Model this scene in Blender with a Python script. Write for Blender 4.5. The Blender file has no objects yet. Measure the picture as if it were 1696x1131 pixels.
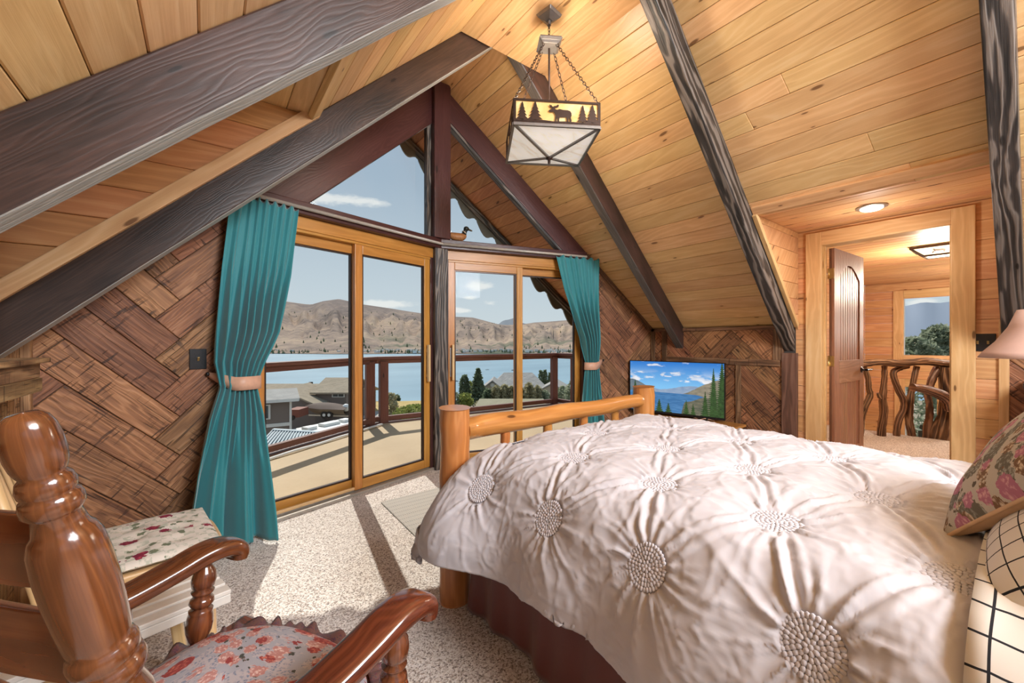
import bpy, math, random
import numpy as np
from mathutils import Vector, Matrix
random.seed(7); np.random.seed(7)
PI = math.pi
sc = bpy.context.scene
COL = sc.collection

# ------------------------------------------------------------------ camera
HEAD = math.radians(37.2); CAMZ = 1.2; FPX = 670.0
FW = Vector((math.sin(HEAD), math.cos(HEAD), 0)); RT = Vector((math.cos(HEAD), -math.sin(HEAD), 0))
cam_data = bpy.data.cameras.new('camera'); cam = bpy.data.objects.new('camera', cam_data); COL.objects.link(cam)
cam.location = (0, 0, CAMZ); cam.rotation_euler = (PI / 2, 0, -HEAD)
cam_data.sensor_width = 36; cam_data.lens = FPX / 1696 * 36; cam_data.clip_start = .02; cam_data.clip_end = 9000
sc.camera = cam
sc.view_settings.view_transform = 'Standard'; sc.view_settings.look = 'None'
sc.view_settings.exposure = 0.0; sc.view_settings.gamma = 1.0; sc.view_settings.use_curve_mapping = False
sc.cycles.max_bounces = 8; sc.cycles.diffuse_bounces = 4; sc.cycles.glossy_bounces = 3
sc.cycles.transparent_max_bounces = 12; sc.cycles.transmission_bounces = 4
sc.cycles.sample_clamp_indirect = 4.0; sc.cycles.caustics_reflective = False; sc.cycles.caustics_refractive = False
sc.cycles.use_denoising = True

def W(u, v, d):
    """world point at distance d that is seen at pixel u,v (used to take real places off the photograph)"""
    return FW * d + RT * ((u - 848) / FPX * d) + Vector((0, 0, CAMZ - (v - 566) / FPX * d))

# ------------------------------------------------------------------ node helper
class NT:
    def __init__(s, tree): s.t = tree; s.t.nodes.clear()
    def n(s, typ, *ins, out=0, **kw):
        nd = s.t.nodes.new(typ)
        named = {}
        for k, v in kw.items():
            if k[0] == '_': named[k[1:]] = v
            else: setattr(nd, k, v)
        for i, v in enumerate(ins): s.set(nd, i, v)
        for k, v in named.items(): s.set(nd, k.replace('_', ' ') if k.replace('_', ' ') in nd.inputs else k, v)
        return nd if out is None else nd.outputs[out]
    def set(s, nd, key, v):
        if v is None: return
        if isinstance(v, bpy.types.NodeSocket): s.t.links.new(v, nd.inputs[key])
        else:
            inp = nd.inputs[key]
            if isinstance(v, (tuple, list)) and len(v) == 3 and inp.type == 'RGBA': v = (*v, 1)
            inp.default_value = v
    def m(s, op, a, b=None, c=None, clamp=False): return s.n('ShaderNodeMath', a, b, c, operation=op, use_clamp=clamp)
    def vm(s, op, a, b=None, out=0): return s.n('ShaderNodeVectorMath', a, b, operation=op, out=out)
    def ramp(s, fac, stops, interp='LINEAR'):
        nd = s.t.nodes.new('ShaderNodeValToRGB'); cr = nd.color_ramp; cr.interpolation = interp
        while len(cr.elements) > len(stops): cr.elements.remove(cr.elements[-1])
        while len(cr.elements) < len(stops): cr.elements.new(1)
        for e, (p, c) in zip(cr.elements, stops):
            e.position = p; e.color = (*c, 1) if len(c) == 3 else c
        s.t.links.new(fac, nd.inputs[0]); return nd.outputs[0]
    def mix(s, fac, a, b, blend='MIX'):
        nd = s.t.nodes.new('ShaderNodeMix'); nd.data_type = 'RGBA'; nd.blend_type = blend
        for k, v in ((0, fac), (6, a), (7, b)): s.set(nd, k, v)
        return nd.outputs[2]
    def maprange(s, v, a, b, c=0.0, d=1.0, smooth=True):
        return s.n('ShaderNodeMapRange', v, a, b, c, d, interpolation_type='SMOOTHSTEP' if smooth else 'LINEAR')
    def noise(s, vec, scale, detail=3, rough=.5, dist=0.0, out=0):
        return s.n('ShaderNodeTexNoise', _Vector=vec, _Scale=scale, _Detail=detail, _Roughness=rough, _Distortion=dist, out=out)
    def scale(s, vec, sc3): return s.n('ShaderNodeVectorMath', vec, sc3, operation='MULTIPLY')

# ------------------------------------------------------------------ world
world = bpy.data.worlds.new('sky'); sc.world = world; world.use_nodes = True
w = NT(world.node_tree)
gen = w.n('ShaderNodeTexCoord', out=0)
dirv = w.vm('NORMALIZE', gen)
sep = w.n('ShaderNodeSeparateXYZ', dirv, out=None)
grad = w.ramp(w.m('ADD', w.m('MULTIPLY', sep.outputs[2], .5), .5), [(0.0, (.30, .27, .22)), (.47, (.40, .37, .32)), (.5, (.66, .73, .77)), (.56, (.58, .675, .755)), (.68, (.40, .51, .635)), (.85, (.32, .44, .60)), (1, (.26, .38, .56))])
cn = w.noise(w.scale(dirv, (1, 1, 2.6)), 14, 5, .6)
mask = None
for (cu, cv, rx, rz) in ((790, 474, .034, .011), (777, 494, .016, .005), (812, 503, .026, .008), (640, 504, .07, .010), (760, 515, .05, .008), (1530, 500, .03, .006), (560, 330, .10, .012)):
    c = (W(cu, cv, 100) - Vector((0, 0, CAMZ))).normalized()
    d = w.n('ShaderNodeVectorMath', dirv, tuple(c), operation='SUBTRACT')
    d = w.scale(d, (1 / rx, 1 / rx, 1 / rz))
    L = w.n('ShaderNodeVectorMath', d, operation='LENGTH', out=1)
    one = w.m('SUBTRACT', 1.25, L)
    mask = one if mask is None else w.m('MAXIMUM', mask, one)
cl = w.maprange(w.m('ADD', mask, w.m('MULTIPLY', w.m('SUBTRACT', cn, .5), 3.0)), 0.05, .9, 0, .75)
skyc = w.mix(cl, grad, (.95, .95, .93))
bg = w.n('ShaderNodeBackground', skyc, 1.0)
w.n('ShaderNodeOutputWorld', bg, out=None)

# ------------------------------------------------------------------ sun
SUN_EL = math.radians(50); SUN_TRAVEL = Vector((-.15, -1, 0)).normalized()
sd = bpy.data.lights.new('sun', 'SUN'); sd.energy = 4.6; sd.angle = math.radians(.53); sd.color = (1, .95, .87)
sun = bpy.data.objects.new('sun', sd); COL.objects.link(sun)
sv = Vector((SUN_TRAVEL.x * math.cos(SUN_EL), SUN_TRAVEL.y * math.cos(SUN_EL), -math.sin(SUN_EL)))
sun.rotation_euler = sv.to_track_quat('-Z', 'Y').to_euler(); sun.location = (3, 20, 20)

def lamp(name, typ, loc, energy, color=(1, .93, .82), size=.1, rot=None, sizey=None):
    d = bpy.data.lights.new(name, typ); d.energy = energy; d.color = color
    if typ == 'AREA':
        d.size = size
        if sizey: d.shape = 'RECTANGLE'; d.size_y = sizey
    elif typ == 'POINT': d.shadow_soft_size = size
    elif typ == 'SPOT': d.shadow_soft_size = size; d.spot_size = math.radians(140); d.spot_blend = .6
    o = bpy.data.objects.new(name, d); COL.objects.link(o); o.location = loc
    if rot: o.rotation_euler = rot
    return o
# added fill light behind the camera: area lamp without a fixture, brightens the interior
lamp('rear_fill_light', 'AREA', (1.45, -1.7, 2.80), 270, (.93, .96, 1.0), 1.7, (math.radians(66), 0, math.radians(4)), 1.3)

# ------------------------------------------------------------------ materials
def new_mat(name):
    m = bpy.data.materials.new(name); m.use_nodes = True
    return m, NT(m.node_tree)
def finish(nt, col, rough=.5, bump=None, bstr=.3, bdist=.01, spec=.5, metal=0.0, emit=None, estr=0.0, coat=0.0, sheen=0.0, trans=None):
    nrm = None
    if bump is not None: nrm = nt.n('ShaderNodeBump', _Strength=bstr, _Distance=bdist, _Height=bump)
    p = nt.n('ShaderNodeBsdfPrincipled', out=None)
    nt.set(p, 'Base Color', col); nt.set(p, 'Roughness', rough); nt.set(p, 'Metallic', metal)
    nt.set(p, 'Specular IOR Level', spec); nt.set(p, 'Coat Weight', coat); nt.set(p, 'Coat Roughness', .15)
    if sheen: nt.set(p, 'Sheen Weight', sheen)
    if nrm: nt.set(p, 'Normal', nrm)
    if emit is not None: nt.set(p, 'Emission Color', emit); nt.set(p, 'Emission Strength', estr)
    nt.n('ShaderNodeOutputMaterial', p.outputs[0], out=None)
def flat(name, col, rough=.5, metal=0.0, var=.12, nscale=30, spec=.5, bstr=.1, emit=None, estr=0.0, coat=0.0):
    m, t = new_mat(name)
    co = t.n('ShaderNodeTexCoord', out=3)
    nz = t.noise(co, nscale, 4, .6)
    k = t.maprange(nz, .25, .75, 1 - var, 1 + var, False)
    c = t.mix(1.0, col, t.n('ShaderNodeCombineColor', k, k, k), 'MULTIPLY')
    finish(t, c, rough, nz, bstr, .004, spec, metal, emit, estr, coat)
    return m
def wood(name, dark, mid, light, rough=.45, knots=.5, bstr=.25, tonevar=.25, ring=1.0, saw=0.0, coat=0.0, contrast=1.0, spec=.45, rf=130.0):
    """boards: UV = metres along / across the grain, attribute tone = one random number per board"""
    m, t = new_mat(name)
    uv = t.n('ShaderNodeUVMap', out=0)
    tone = t.n('ShaderNodeAttribute', attribute_name='tone', out=2)
    off = t.n('ShaderNodeCombineXYZ', t.m('MULTIPLY', tone, 37.0), t.m('MULTIPLY', tone, 11.0), 0.0)
    p = t.vm('ADD', uv, off)
    big = t.noise(t.scale(p, (1.1, 7, 1)), 1.0, 3, .5, .6)
    sp = t.n('ShaderNodeSeparateXYZ', p, out=None)
    ph = t.m('ADD', t.m('MULTIPLY', sp.outputs[1], rf), t.m('MULTIPLY', big, rf * .26))
    rings = t.m('POWER', t.m('ADD', t.m('MULTIPLY', t.m('SINE', ph), .5), .5), 2.2)
    fine = t.noise(t.scale(p, (4, 190, 1)), 1.0, 3, .6)
    blot = t.noise(t.scale(p, (2.4, 9, 1)), 1.0, 3, .55)
    g = t.m('ADD', t.m('ADD', t.m('MULTIPLY', rings, .22 * ring), t.m('MULTIPLY', fine, .34)), t.m('MULTIPLY', blot, .62))
    g = t.m('MULTIPLY_ADD', t.m('SUBTRACT', g, .60), 1.35 * contrast, .5)
    col = t.ramp(g, [(0.0, dark if contrast > 1.2 else tuple(.5 * (a + b) for a, b in zip(dark, mid))), (.5, mid), (1.0, light)])
    if knots:
        vo = t.n('ShaderNodeTexVoronoi', _Vector=t.scale(p, (2.6, 8.5, 1)), _Scale=1.0, _Randomness=.9, voronoi_dimensions='2D', out=None)
        dist = t.m('ADD', vo.outputs[0], t.m('MULTIPLY', t.m('SUBTRACT', fine, .5), .05))
        sepc = t.n('ShaderNodeSeparateColor', vo.outputs[1], out=None)
        pres = t.m('LESS_THAN', sepc.outputs[0], knots * .42)
        sz = t.m('MULTIPLY_ADD', sepc.outputs[1], .075, .035)
        core = t.m('MULTIPLY', t.m('SUBTRACT', 1.0, t.maprange(t.m('DIVIDE', dist, sz), .55, 1.1)), pres)
        halo = t.m('MULTIPLY', t.m('SUBTRACT', 1.0, t.maprange(t.m('DIVIDE', dist, sz), .8, 3.6)), pres)
        col = t.mix(t.m('MULTIPLY', halo, .35), col, tuple(.6 * a + .4 * b for a, b in zip(dark, mid)))
        col = t.mix(t.m('MULTIPLY', core, .88), col, tuple(.38 * a for a in dark))
    h = t.m('ADD', t.m('MULTIPLY', fine, .5), t.m('MULTIPLY', rings, .5))
    if saw:
        s1 = t.noise(t.scale(p, (55, 5, 1)), 1.0, 2, .6, .3)
        cut = t.m('SUBTRACT', 1.0, t.maprange(s1, .37, .43))
        s2 = t.noise(t.scale(p, (3, 75, 1)), 1.0, 3, .65, .5)
        cut2 = t.m('SUBTRACT', 1.0, t.maprange(s2, .33, .42))
        reg = t.maprange(t.noise(p, 3.3, 2, .5), .40, .56)
        c = t.m('MAXIMUM', t.m('MULTIPLY', t.m('MULTIPLY', cut, reg), .8), t.m('MULTIPLY', cut2, .8))
        col = t.mix(t.m('MULTIPLY', c, saw), col, tuple(.25 * a for a in dark))
        h = t.m('SUBTRACT', h, t.m('MULTIPLY', c, .9))
    tv = t.m('MULTIPLY_ADD', t.m('FRACT', t.m('MULTIPLY', tone, 7.31)), tonevar, 1 - tonevar / 2)
    hv = t.m('MULTIPLY_ADD', t.m('FRACT', t.m('MULTIPLY', tone, 3.17)), .018, .491)
    col = t.n('ShaderNodeHueSaturation', _Hue=hv, _Saturation=1.0, _Value=tv, _Fac=1.0, _Color=col)
    finish(t, col, rough, h, bstr, .004, spec, coat=coat)
    return m

M = {}
M['pine'] = wood('pine ceiling boards', (.42, .19, .06), (.71, .455, .215), (.80, .575, .32), .36, .62, .18, .24, ring=.8)
M['pine_wall'] = wood('knotty pine wall boards', (.36, .13, .045), (.66, .36, .165), (.75, .47, .25), .45, .8, .18, .18)
M['pine_trim'] = wood('pale pine trim', (.38, .16, .05), (.70, .43, .20), (.80, .55, .30), .4, .6, .15, .08)
M['soffit'] = wood('stained soffit boards', (.20, .07, .025), (.44, .19, .085), (.55, .28, .13), .6, .7, .2, .5)
M['pine_orange'] = wood('orange pine cheek boards', (.28, .10, .03), (.60, .28, .11), (.70, .38, .17), .42, .7, .18, .2)
M['beam'] = wood('dark stained beam', (.012, .008, .007), (.062, .034, .026), (.135, .078, .056), .38, .75, .10, .1, ring=.25, contrast=1.35, rf=420.0)
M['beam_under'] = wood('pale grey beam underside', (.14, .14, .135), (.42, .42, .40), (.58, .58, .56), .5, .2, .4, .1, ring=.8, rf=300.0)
M['beam_under_dark'] = wood('grey-brown beam underside', (.02, .018, .016), (.115, .10, .088), (.20, .18, .16), .5, .2, .4, .1, ring=1.0, rf=250.0)
M['beam_grey'] = wood('weathered charcoal beam', (.008, .008, .008), (.05, .042, .038), (.17, .145, .125), .42, .4, .9, .1, ring=2.6, contrast=1.6)
M['maroon'] = wood('dark reddish window timber', (.02, .006, .006), (.070, .026, .024), (.10, .042, .036), .34, .1, .2, .1, rf=380.0)
M['rail'] = wood('reddish brown deck rail', (.05, .015, .01), (.16, .055, .035), (.22, .085, .055), .5, .1, .2, .15)
M['sash'] = wood('honey stained door sash', (.24, .075, .012), (.50, .215, .048), (.60, .29, .08), .34, 0, .15, .1)
M['herring'] = wood('rough sawn herringbone planks', (.09, .032, .015), (.32, .145, .066), (.50, .275, .145), .62, .5, .6, .55, ring=.7, saw=1.0, contrast=1.35, rf=240.0)
M['herring_trim'] = wood('rough sawn trim', (.07, .03, .015), (.20, .105, .055), (.32, .19, .11), .6, .3, .6, .3, saw=.6, contrast=1.4)
M['ledge'] = wood('ledge planks', (.10, .045, .02), (.36, .21, .10), (.50, .33, .17), .6, .3, .6, .4, saw=.7, contrast=1.4)
M['darkpost'] = wood('brown corner board', (.04, .018, .012), (.145, .068, .045), (.22, .12, .085), .5, .4, .3, .1, contrast=1.3)
M['log'] = wood('varnished pine log', (.16, .04, .010), (.50, .205, .055), (.64, .32, .115), .28, .9, .12, .08, coat=.4)
M['rocker'] = wood('turned walnut stained wood', (.045, .011, .005), (.155, .045, .017), (.30, .105, .035), .16, .0, .06, .1, coat=.9, contrast=1.3, rf=420.0, ring=.45)
M['maple'] = wood('light maple chair wood', (.40, .22, .09), (.66, .45, .22), (.76, .56, .31), .32, 0, .1, .06, coat=.3)
M['cream'] = flat('cream painted slats', (.70, .655, .60), .42, var=.05)
M['door'] = wood('reddish knotty door', (.09, .03, .015), (.30, .135, .07), (.44, .22, .13), .48, .15, .12, .04)
M['twig'] = wood('peeled driftwood', (.025, .010, .006), (.125, .058, .030), (.27, .150, .085), .42, .2, .9, .1, ring=2, contrast=1.7)
M['metal_brown'] = flat('brown lamp metal', (.055, .035, .028), .35, .7)
M['metal_grey'] = flat('grey lamp metal', (.20, .185, .175), .4, .6)
M['black'] = flat('black switch plate', (.012, .012, .014), .25)
M['brass'] = flat('brass', (.55, .38, .15), .3, .9)
M['steel'] = flat('brushed steel', (.55, .53, .50), .3, .9)
M['white'] = flat('white paint', (.75, .74, .71), .5, var=.04)
M['track'] = flat('grey door track', (.40, .37, .33), .45, .3)
def glass(name, tint=(.96, .97, .96)):
    m, t = new_mat(name)
    fr = t.n('ShaderNodeFresnel', 1.45)
    mx = t.n('ShaderNodeMixShader', t.m('MULTIPLY', fr, .06), t.n('ShaderNodeBsdfTransparent', (*tint, 1)), t.n('ShaderNodeBsdfGlossy', (1, 1, 1, 1), .0))
    t.n('ShaderNodeOutputMaterial', mx, out=None); return m
M['glass'] = glass('window glass'); M['glass_bronze'] = glass('screened window glass', (.86, .84, .80))

# ------------------------------------------------------------------ mesh builder
class MB:
    def __init__(s): s.v = []; s.f = []; s.uv = []; s.t = []; s.sm = []; s.mi = []
    def face(s, idx, uvs, tone, smooth=False, mi=0):
        s.f.append(idx); s.uv.append(uvs); s.t.append(tone); s.sm.append(smooth); s.mi.append(mi)
    def hexa(s, c, tone=None, mi=0, la=None):
        """c: 8 corners, bottom loop 0-3 then top loop 4-7"""
        c = [Vector(p) for p in c]; b = len(s.v); s.v += c
        tone = random.random() if tone is None else tone
        L = [(c[1] - c[0]).length, (c[3] - c[0]).length, (c[4] - c[0]).length]
        par = [(0, 0, 0), (1, 0, 0), (1, 1, 0), (0, 1, 0), (0, 0, 1), (1, 0, 1), (1, 1, 1), (0, 1, 1)]
        la = L.index(max(L)) if la is None else la; o = sorted([i for i in range(3) if i != la], key=lambda i: -L[i])
        ax = [Vector((c[1] - c[0])), Vector((c[3] - c[0])), Vector((c[4] - c[0]))]
        org = c[0]; un = [a.normalized() if a.length > 0 else a for a in ax]
        for fc in ((0, 3, 2, 1), (4, 5, 6, 7), (0, 1, 5, 4), (1, 2, 6, 5), (2, 3, 7, 6), (3, 0, 4, 7)):
            dirs = [i for i in range(3) if len({par[k][i] for k in fc}) == 2]
            if la in dirs: U, V_ = la, [d for d in dirs if d != la][0]
            else: U, V_ = dirs[0], dirs[1]
            uvs = []
            for k in fc:
                q = c[k] - org
                uvs.append((q.dot(un[U]) + tone * 3, q.dot(un[V_]) + V_ * .37 + tone))
            s.face([b + k for k in fc], uvs, tone, False, mi)
    def box(s, lo, hi, tone=None, mi=0):
        (a, b, c), (d, e, f) = lo, hi
        s.hexa([(a, b, c), (d, b, c), (d, e, c), (a, e, c), (a, b, f), (d, b, f), (d, e, f), (a, e, f)], tone, mi)
    def obox(s, cen, X, Y, Z, tone=None, mi=0):
        """centre + three half-extent vectors"""
        cen, X, Y, Z = Vector(cen), Vector(X), Vector(Y), Vector(Z)
        s.hexa([cen - X - Y - Z, cen + X - Y - Z, cen + X + Y - Z, cen - X + Y - Z, cen - X - Y + Z, cen + X - Y + Z, cen + X + Y + Z, cen - X + Y + Z], tone, mi)
    def beam(s, a, b, w_, h_, up=(0, 0, 1), tone=None):
        a, b = Vector(a), Vector(b); d = (b - a).normalized(); side = d.cross(Vector(up)).normalized(); u = side.cross(d).normalized()
        s.obox((a + b) / 2, (b - a) / 2, side * w_ / 2, u * h_ / 2, tone)
    def prism(s, poly, ext, tone=None, udir=None, mi=0, back=True):
        """planar polygon extruded by vector ext; grain along udir"""
        poly = [Vector(p) for p in poly]; ext = Vector(ext); n = len(poly); b = len(s.v)
        s.v += poly + [p + ext for p in poly]
        tone = random.random() if tone is None else tone
        U = Vector(udir).normalized() if udir is not None else (poly[1] - poly[0]).normalized()
        N = ext.normalized(); Vv = N.cross(U).normalized(); o = poly[0]
        q = lambda p: ((p - o).dot(U) + tone * 3, (p - o).dot(Vv) + tone)
        s.face(list(range(b + n - 1, b - 1, -1)), [q(p) for p in reversed(poly)], tone, False, mi)
        s.face(list(range(b + n, b + 2 * n)), [q(p) for p in poly], tone, False, mi)
        for i in range(n):
            j = (i + 1) % n; pi, pj = poly[i], poly[j]; e = ext.length
            qi, qj = q(pi), q(pj)
            s.face([b + i, b + j, b + n + j, b + n + i], [qi, qj, (qj[0], qj[1] + e), (qi[0], qi[1] + e)], tone, False, mi)
    def tube(s, pts, rad, seg=12, cap=True, tone=None, closed=False, sx=1.0, up=None, smooth=True, mi=0):
        pts = [Vector(p) for p in pts]; n = len(pts); tone = random.random() if tone is None else tone
        if not hasattr(rad, '__len__'): rad = [rad] * n
        b = len(s.v); t0 = (pts[1] - pts[0]).normalized()
        ref = Vector(up) if up is not None else (Vector((0, 0, 1)) if abs(t0.z) < .9 else Vector((1, 0, 0)))
        side = t0.cross(ref).normalized(); L = 0; Ls = []
        for i, p in enumerate(pts):
            if closed: tg = (pts[(i + 1) % n] - pts[i - 1]).normalized()
            else: tg = (pts[min(i + 1, n - 1)] - pts[max(i - 1, 0)]).normalized()
            if up is not None: side = tg.cross(ref).normalized()
            else: side = (side - tg * side.dot(tg)).normalized()
            u = side.cross(tg).normalized()
            if i: L += (p - pts[i - 1]).length
            Ls.append(L)
            for k in range(seg):
                a = 2 * PI * k / seg
                s.v.append(p + side * (math.cos(a) * rad[i] * sx) + u * (math.sin(a) * rad[i]))
        rr = max(rad)
        rng = range(n) if closed else range(n - 1)
        for i in rng:
            j = (i + 1) % n
            for k in range(seg):
                k2 = (k + 1) % seg
                v0, v1 = 2 * PI * rr * k / seg, 2 * PI * rr * (k + 1) / seg
                l0, l1 = Ls[i], (Ls[j] if j else Ls[i] + .01)
                s.face([b + i * seg + k, b + i * seg + k2, b + j * seg + k2, b + j * seg + k], [(l0 + tone * 3, v0), (l0 + tone * 3, v1), (l1 + tone * 3, v1), (l1 + tone * 3, v0)], tone, smooth, mi)
        if cap and not closed:
            for i, rev in ((0, False), (n - 1, True)):
                idx = [b + i * seg + k for k in range(seg)]
                uvs = [(.02 * math.cos(2 * PI * k / seg), .02 * math.sin(2 * PI * k / seg)) for k in range(seg)]
                if not rev: pass
                else: idx.reverse(); uvs.reverse()
                s.face(idx, uvs, tone, False, mi)
    def lathe(s, prof, base, axis=(0, 0, 1), seg=24, tone=None, mi=0):
        """prof: list of (distance along axis, radius)"""
        base = Vector(base); ax = Vector(axis).normalized()
        s.tube([base + ax * h for h, r in prof], [max(r, .0004) for h, r in prof], seg, True, tone, mi=mi)
    def grid(s, P, uvs=None, tone=0.5, closed_u=False, smooth=True, mi=0):
        """P: list of rows of points"""
        b = len(s.v); nr, nc = len(P), len(P[0])
        for r in P: s.v += [Vector(p) for p in r]
        for i in range(nr - 1):
            for j in range(nc - 1 + (1 if closed_u else 0)):
                j2 = (j + 1) % nc
                u = [(j / nc, i / nr), ((j + 1) / nc, i / nr), ((j + 1) / nc, (i + 1) / nr), (j / nc, (i + 1) / nr)] if uvs is None else [uvs(i, j), uvs(i, j + 1), uvs(i + 1, j + 1), uvs(i + 1, j)]
                s.face([b + i * nc + j, b + i * nc + j2, b + (i + 1) * nc + j2, b + (i + 1) * nc + j], u, tone, smooth, mi)
    def ellipsoid(s, c, r, seg=16, rings=10, tone=None, rot=None):
        c = Vector(c); rows = []
        for i in range(rings + 1):
            th = PI * i / rings; row = []
            for k in range(seg):
                ph = 2 * PI * k / seg
                q = Vector((r[0] * math.sin(th) * math.cos(ph), r[1] * math.sin(th) * math.sin(ph), -r[2] * math.cos(th)))
                if rot is not None: q = rot @ q
                row.append(c + q)
            rows.append(row)
        s.grid(rows, None, random.random() if tone is None else tone, True)
    def build(s, name, mats, parent=None, bevel=0.0, seg=2, sub=0, kind=None, origin=None):
        me = bpy.data.meshes.new(name); me.from_pydata([tuple(v) for v in s.v], [], s.f)
        ul = me.uv_layers.new(name='UVMap'); flat_ = [c for f in s.uv for uv in f for c in uv]; ul.data.foreach_set('uv', flat_)
        at = me.attributes.new('tone', 'FLOAT', 'FACE'); at.data.foreach_set('value', s.t)
        me.polygons.foreach_set('use_smooth', s.sm); me.polygons.foreach_set('material_index', s.mi)
        for m_ in (mats if isinstance(mats, (list, tuple)) else [mats]): me.materials.append(M[m_] if isinstance(m_, str) else m_)
        me.update(); o = bpy.data.objects.new(name, me); COL.objects.link(o)
        if origin is not None:
            me.transform(Matrix.Translation(-Vector(origin))); o.location = origin
        if parent:
            o.parent = parent
            if origin is None or True: o.matrix_parent_inverse = parent_inv(parent)
        if bevel:
            b = o.modifiers.new('bevel', 'BEVEL'); b.width = bevel; b.segments = seg; b.limit_method = 'ANGLE'; b.angle_limit = math.radians(40)
        if sub:
            q = o.modifiers.new('sub', 'SUBSURF'); q.levels = sub; q.render_levels = sub
        if kind: o['kind'] = kind
        return o
def parent_inv(p):
    m = Matrix.Identity(4); chain = []
    while p: chain.append(p); p = p.parent
    for q in reversed(chain): m = m @ q.matrix_parent_inverse @ q.matrix_basis
    return m.inverted()
def tag(o, label=None, cat=None, group=None, kind=None):
    if label: o['label'] = label
    if cat: o['category'] = cat
    if group: o['group'] = group
    if kind: o['kind'] = kind
    return o
def thing(name, label, cat, loc=(0, 0, 0), rotz=0, group=None, kind=None):
    o = bpy.data.objects.new(name, None); COL.objects.link(o); o.location = loc; o.rotation_euler = (0, 0, rotz); o.empty_display_size = .1
    return tag(o, label, cat, group, kind)
def copy_tree(o, parent=None):
    c = o.copy(); COL.objects.link(c)
    if parent: c.parent = parent
    for ch in list(o.children): copy_tree(ch, c)
    return c
# ------------------------------------------------------------------ room geometry
RX, ZR, SL = 1.77, 3.68, .96
TH = math.atan(SL); CT, ST = math.cos(TH), math.sin(TH)
XL, XR = -.66, 4.20
KNEE = ZR - SL * (XR - RX)
def roof(x): return ZR - SL * abs(x - RX)
def prow(x): return 3.50 - .28 * abs(x - RX)
YB = -2.6
E_L = Vector((RX - XL, 3.50 - prow(XL), 0)).normalized()      # along the left glass wall, towards the centre post
E_R = Vector((XR - RX, prow(XR) - 3.50, 0)).normalized()
N_L = Vector((E_L.y, -E_L.x, 0)); N_R = Vector((E_R.y, -E_R.x, 0))   # towards the room

# carpet
def carpet_mat():
    m, t = new_mat('speckled cut pile carpet')
    co = t.n('ShaderNodeTexCoord', out=3)
    v = t.n('ShaderNodeTexVoronoi', _Vector=co, _Scale=170.0, out=None)
    s_ = t.n('ShaderNodeSeparateColor', v.outputs[1], out=None)
    n1 = t.noise(co, 95, 3, .7); n2 = t.noise(co, 5, 3, .5)
    col = t.ramp(t.m('ADD', t.m('MULTIPLY', s_.outputs[0], .62), t.m('MULTIPLY', n1, .5)), [(.24, (.13, .095, .08)), (.40, (.42, .35, .30)), (.54, (.62, .55, .50)), (.78, (.82, .77, .73))])
    col = t.mix(t.m('MULTIPLY', n2, .25), col, (.60, .54, .50))
    h = t.m('ADD', t.m('MULTIPLY', v.outputs[0], 1.0), n1)
    finish(t, col, .95, h, .45, .008, .1, sheen=.2)
    return m
M['carpet'] = carpet_mat()
mb = MB(); fp = [(XL, YB, 0), (XR, YB, 0), (XR, prow(XR), 0), (RX, 3.5, 0), (XL, prow(XL), 0)]
mb.prism(fp, (0, 0, -.15)); mb.build('floor', 'carpet', kind='structure')

# ceiling boards (tongue and groove, running front to back)
BW = .13
def slope_boards(side, y0f, y1f, a0, a1, skip=None, seed=0):
    """boards on one roof slope; a = distance down the slope from the ridge"""
    rnd = random.Random(seed); mb = MB(); k = int(a0 / BW)
    while k * BW < a1 - 1e-4:
        aa, ab = max(k * BW, a0), min((k + 1) * BW, a1); k += 1
        g = .0012
        xs = [RX + side * aa * CT, RX + side * ab * CT]
        zs = [ZR - aa * ST, ZR - ab * ST]; nx, nz = side * ST * .02, CT * .02
        yranges = skip(0.5 * (xs[0] + xs[1])) if skip else [(None, None)]
        for (ya, yb) in yranges:
            cuts = []
            lo = [y0f(x) if ya is None else ya for x in xs]; hi = [y1f(x) if yb is None else yb for x in xs]
            # one or two lengths per course
            joint = rnd.uniform(.25, .75) if (hi[0] - lo[0]) > 2.5 else None
            segs = [(0, 1)] if joint is None else [(0, joint), (joint, 1)]
            for (s0, s1) in segs:
                l = [lo[i] + (hi[i] - lo[i]) * s0 for i in (0, 1)]; h = [lo[i] + (hi[i] - lo[i]) * s1 for i in (0, 1)]
                gx = g * CT * side; gz = g * ST
                p = [(xs[0] + gx, l[0], zs[0] - gz), (xs[1] - gx, l[1], zs[1] + gz), (xs[1] - gx, h[1], zs[1] + gz), (xs[0] + gx, h[0], zs[0] - gz)]
                q = [(x + nx, y, z + nz) for x, y, z in p]
                c = (p + q)
                c = [c[0], c[3], c[2], c[1], c[4], c[7], c[6], c[5]] if side > 0 else c
                mb.hexa(c, rnd.random())
    return mb
A_KNEE = (XR - RX) / CT
yb_ = lambda x: YB
R3Y, R4Y, R2Y, L2Y = 1.35, .075, 2.40, 1.27
DORM_T = (3.333 - RX) / CT
def skipR(x):
    if x > 3.333: return [(None, .10), (1.345, None)]
    return [(None, None)]
LD = .47
def skipL(x):
    if x < LD: return [(None, 1.31), (2.44, None)]
    return [(None, None)]
slope_boards(1, yb_, prow, 0, A_KNEE, skipR, 3).build('ceiling', 'pine', bevel=.0035, seg=1, kind='structure')
slope_boards(-1, yb_, prow, 0, A_KNEE, skipL, 5).build('ceiling', 'pine', bevel=.0035, seg=1, kind='structure')
eave = lambda x: 4.52 - (.325 if x > RX else .52) * abs(x - RX)
mb = slope_boards(1, lambda x: prow(x) + .002, eave, 0, A_KNEE + .5, None, 8); mb2 = slope_boards(-1, lambda x: prow(x) + .002, eave, 0, A_KNEE + .5, None, 9)
mb.build('ceiling', 'soffit', bevel=.004, seg=1, kind='structure'); mb2.build('ceiling', 'soffit', bevel=.004, seg=1, kind='structure')
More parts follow.
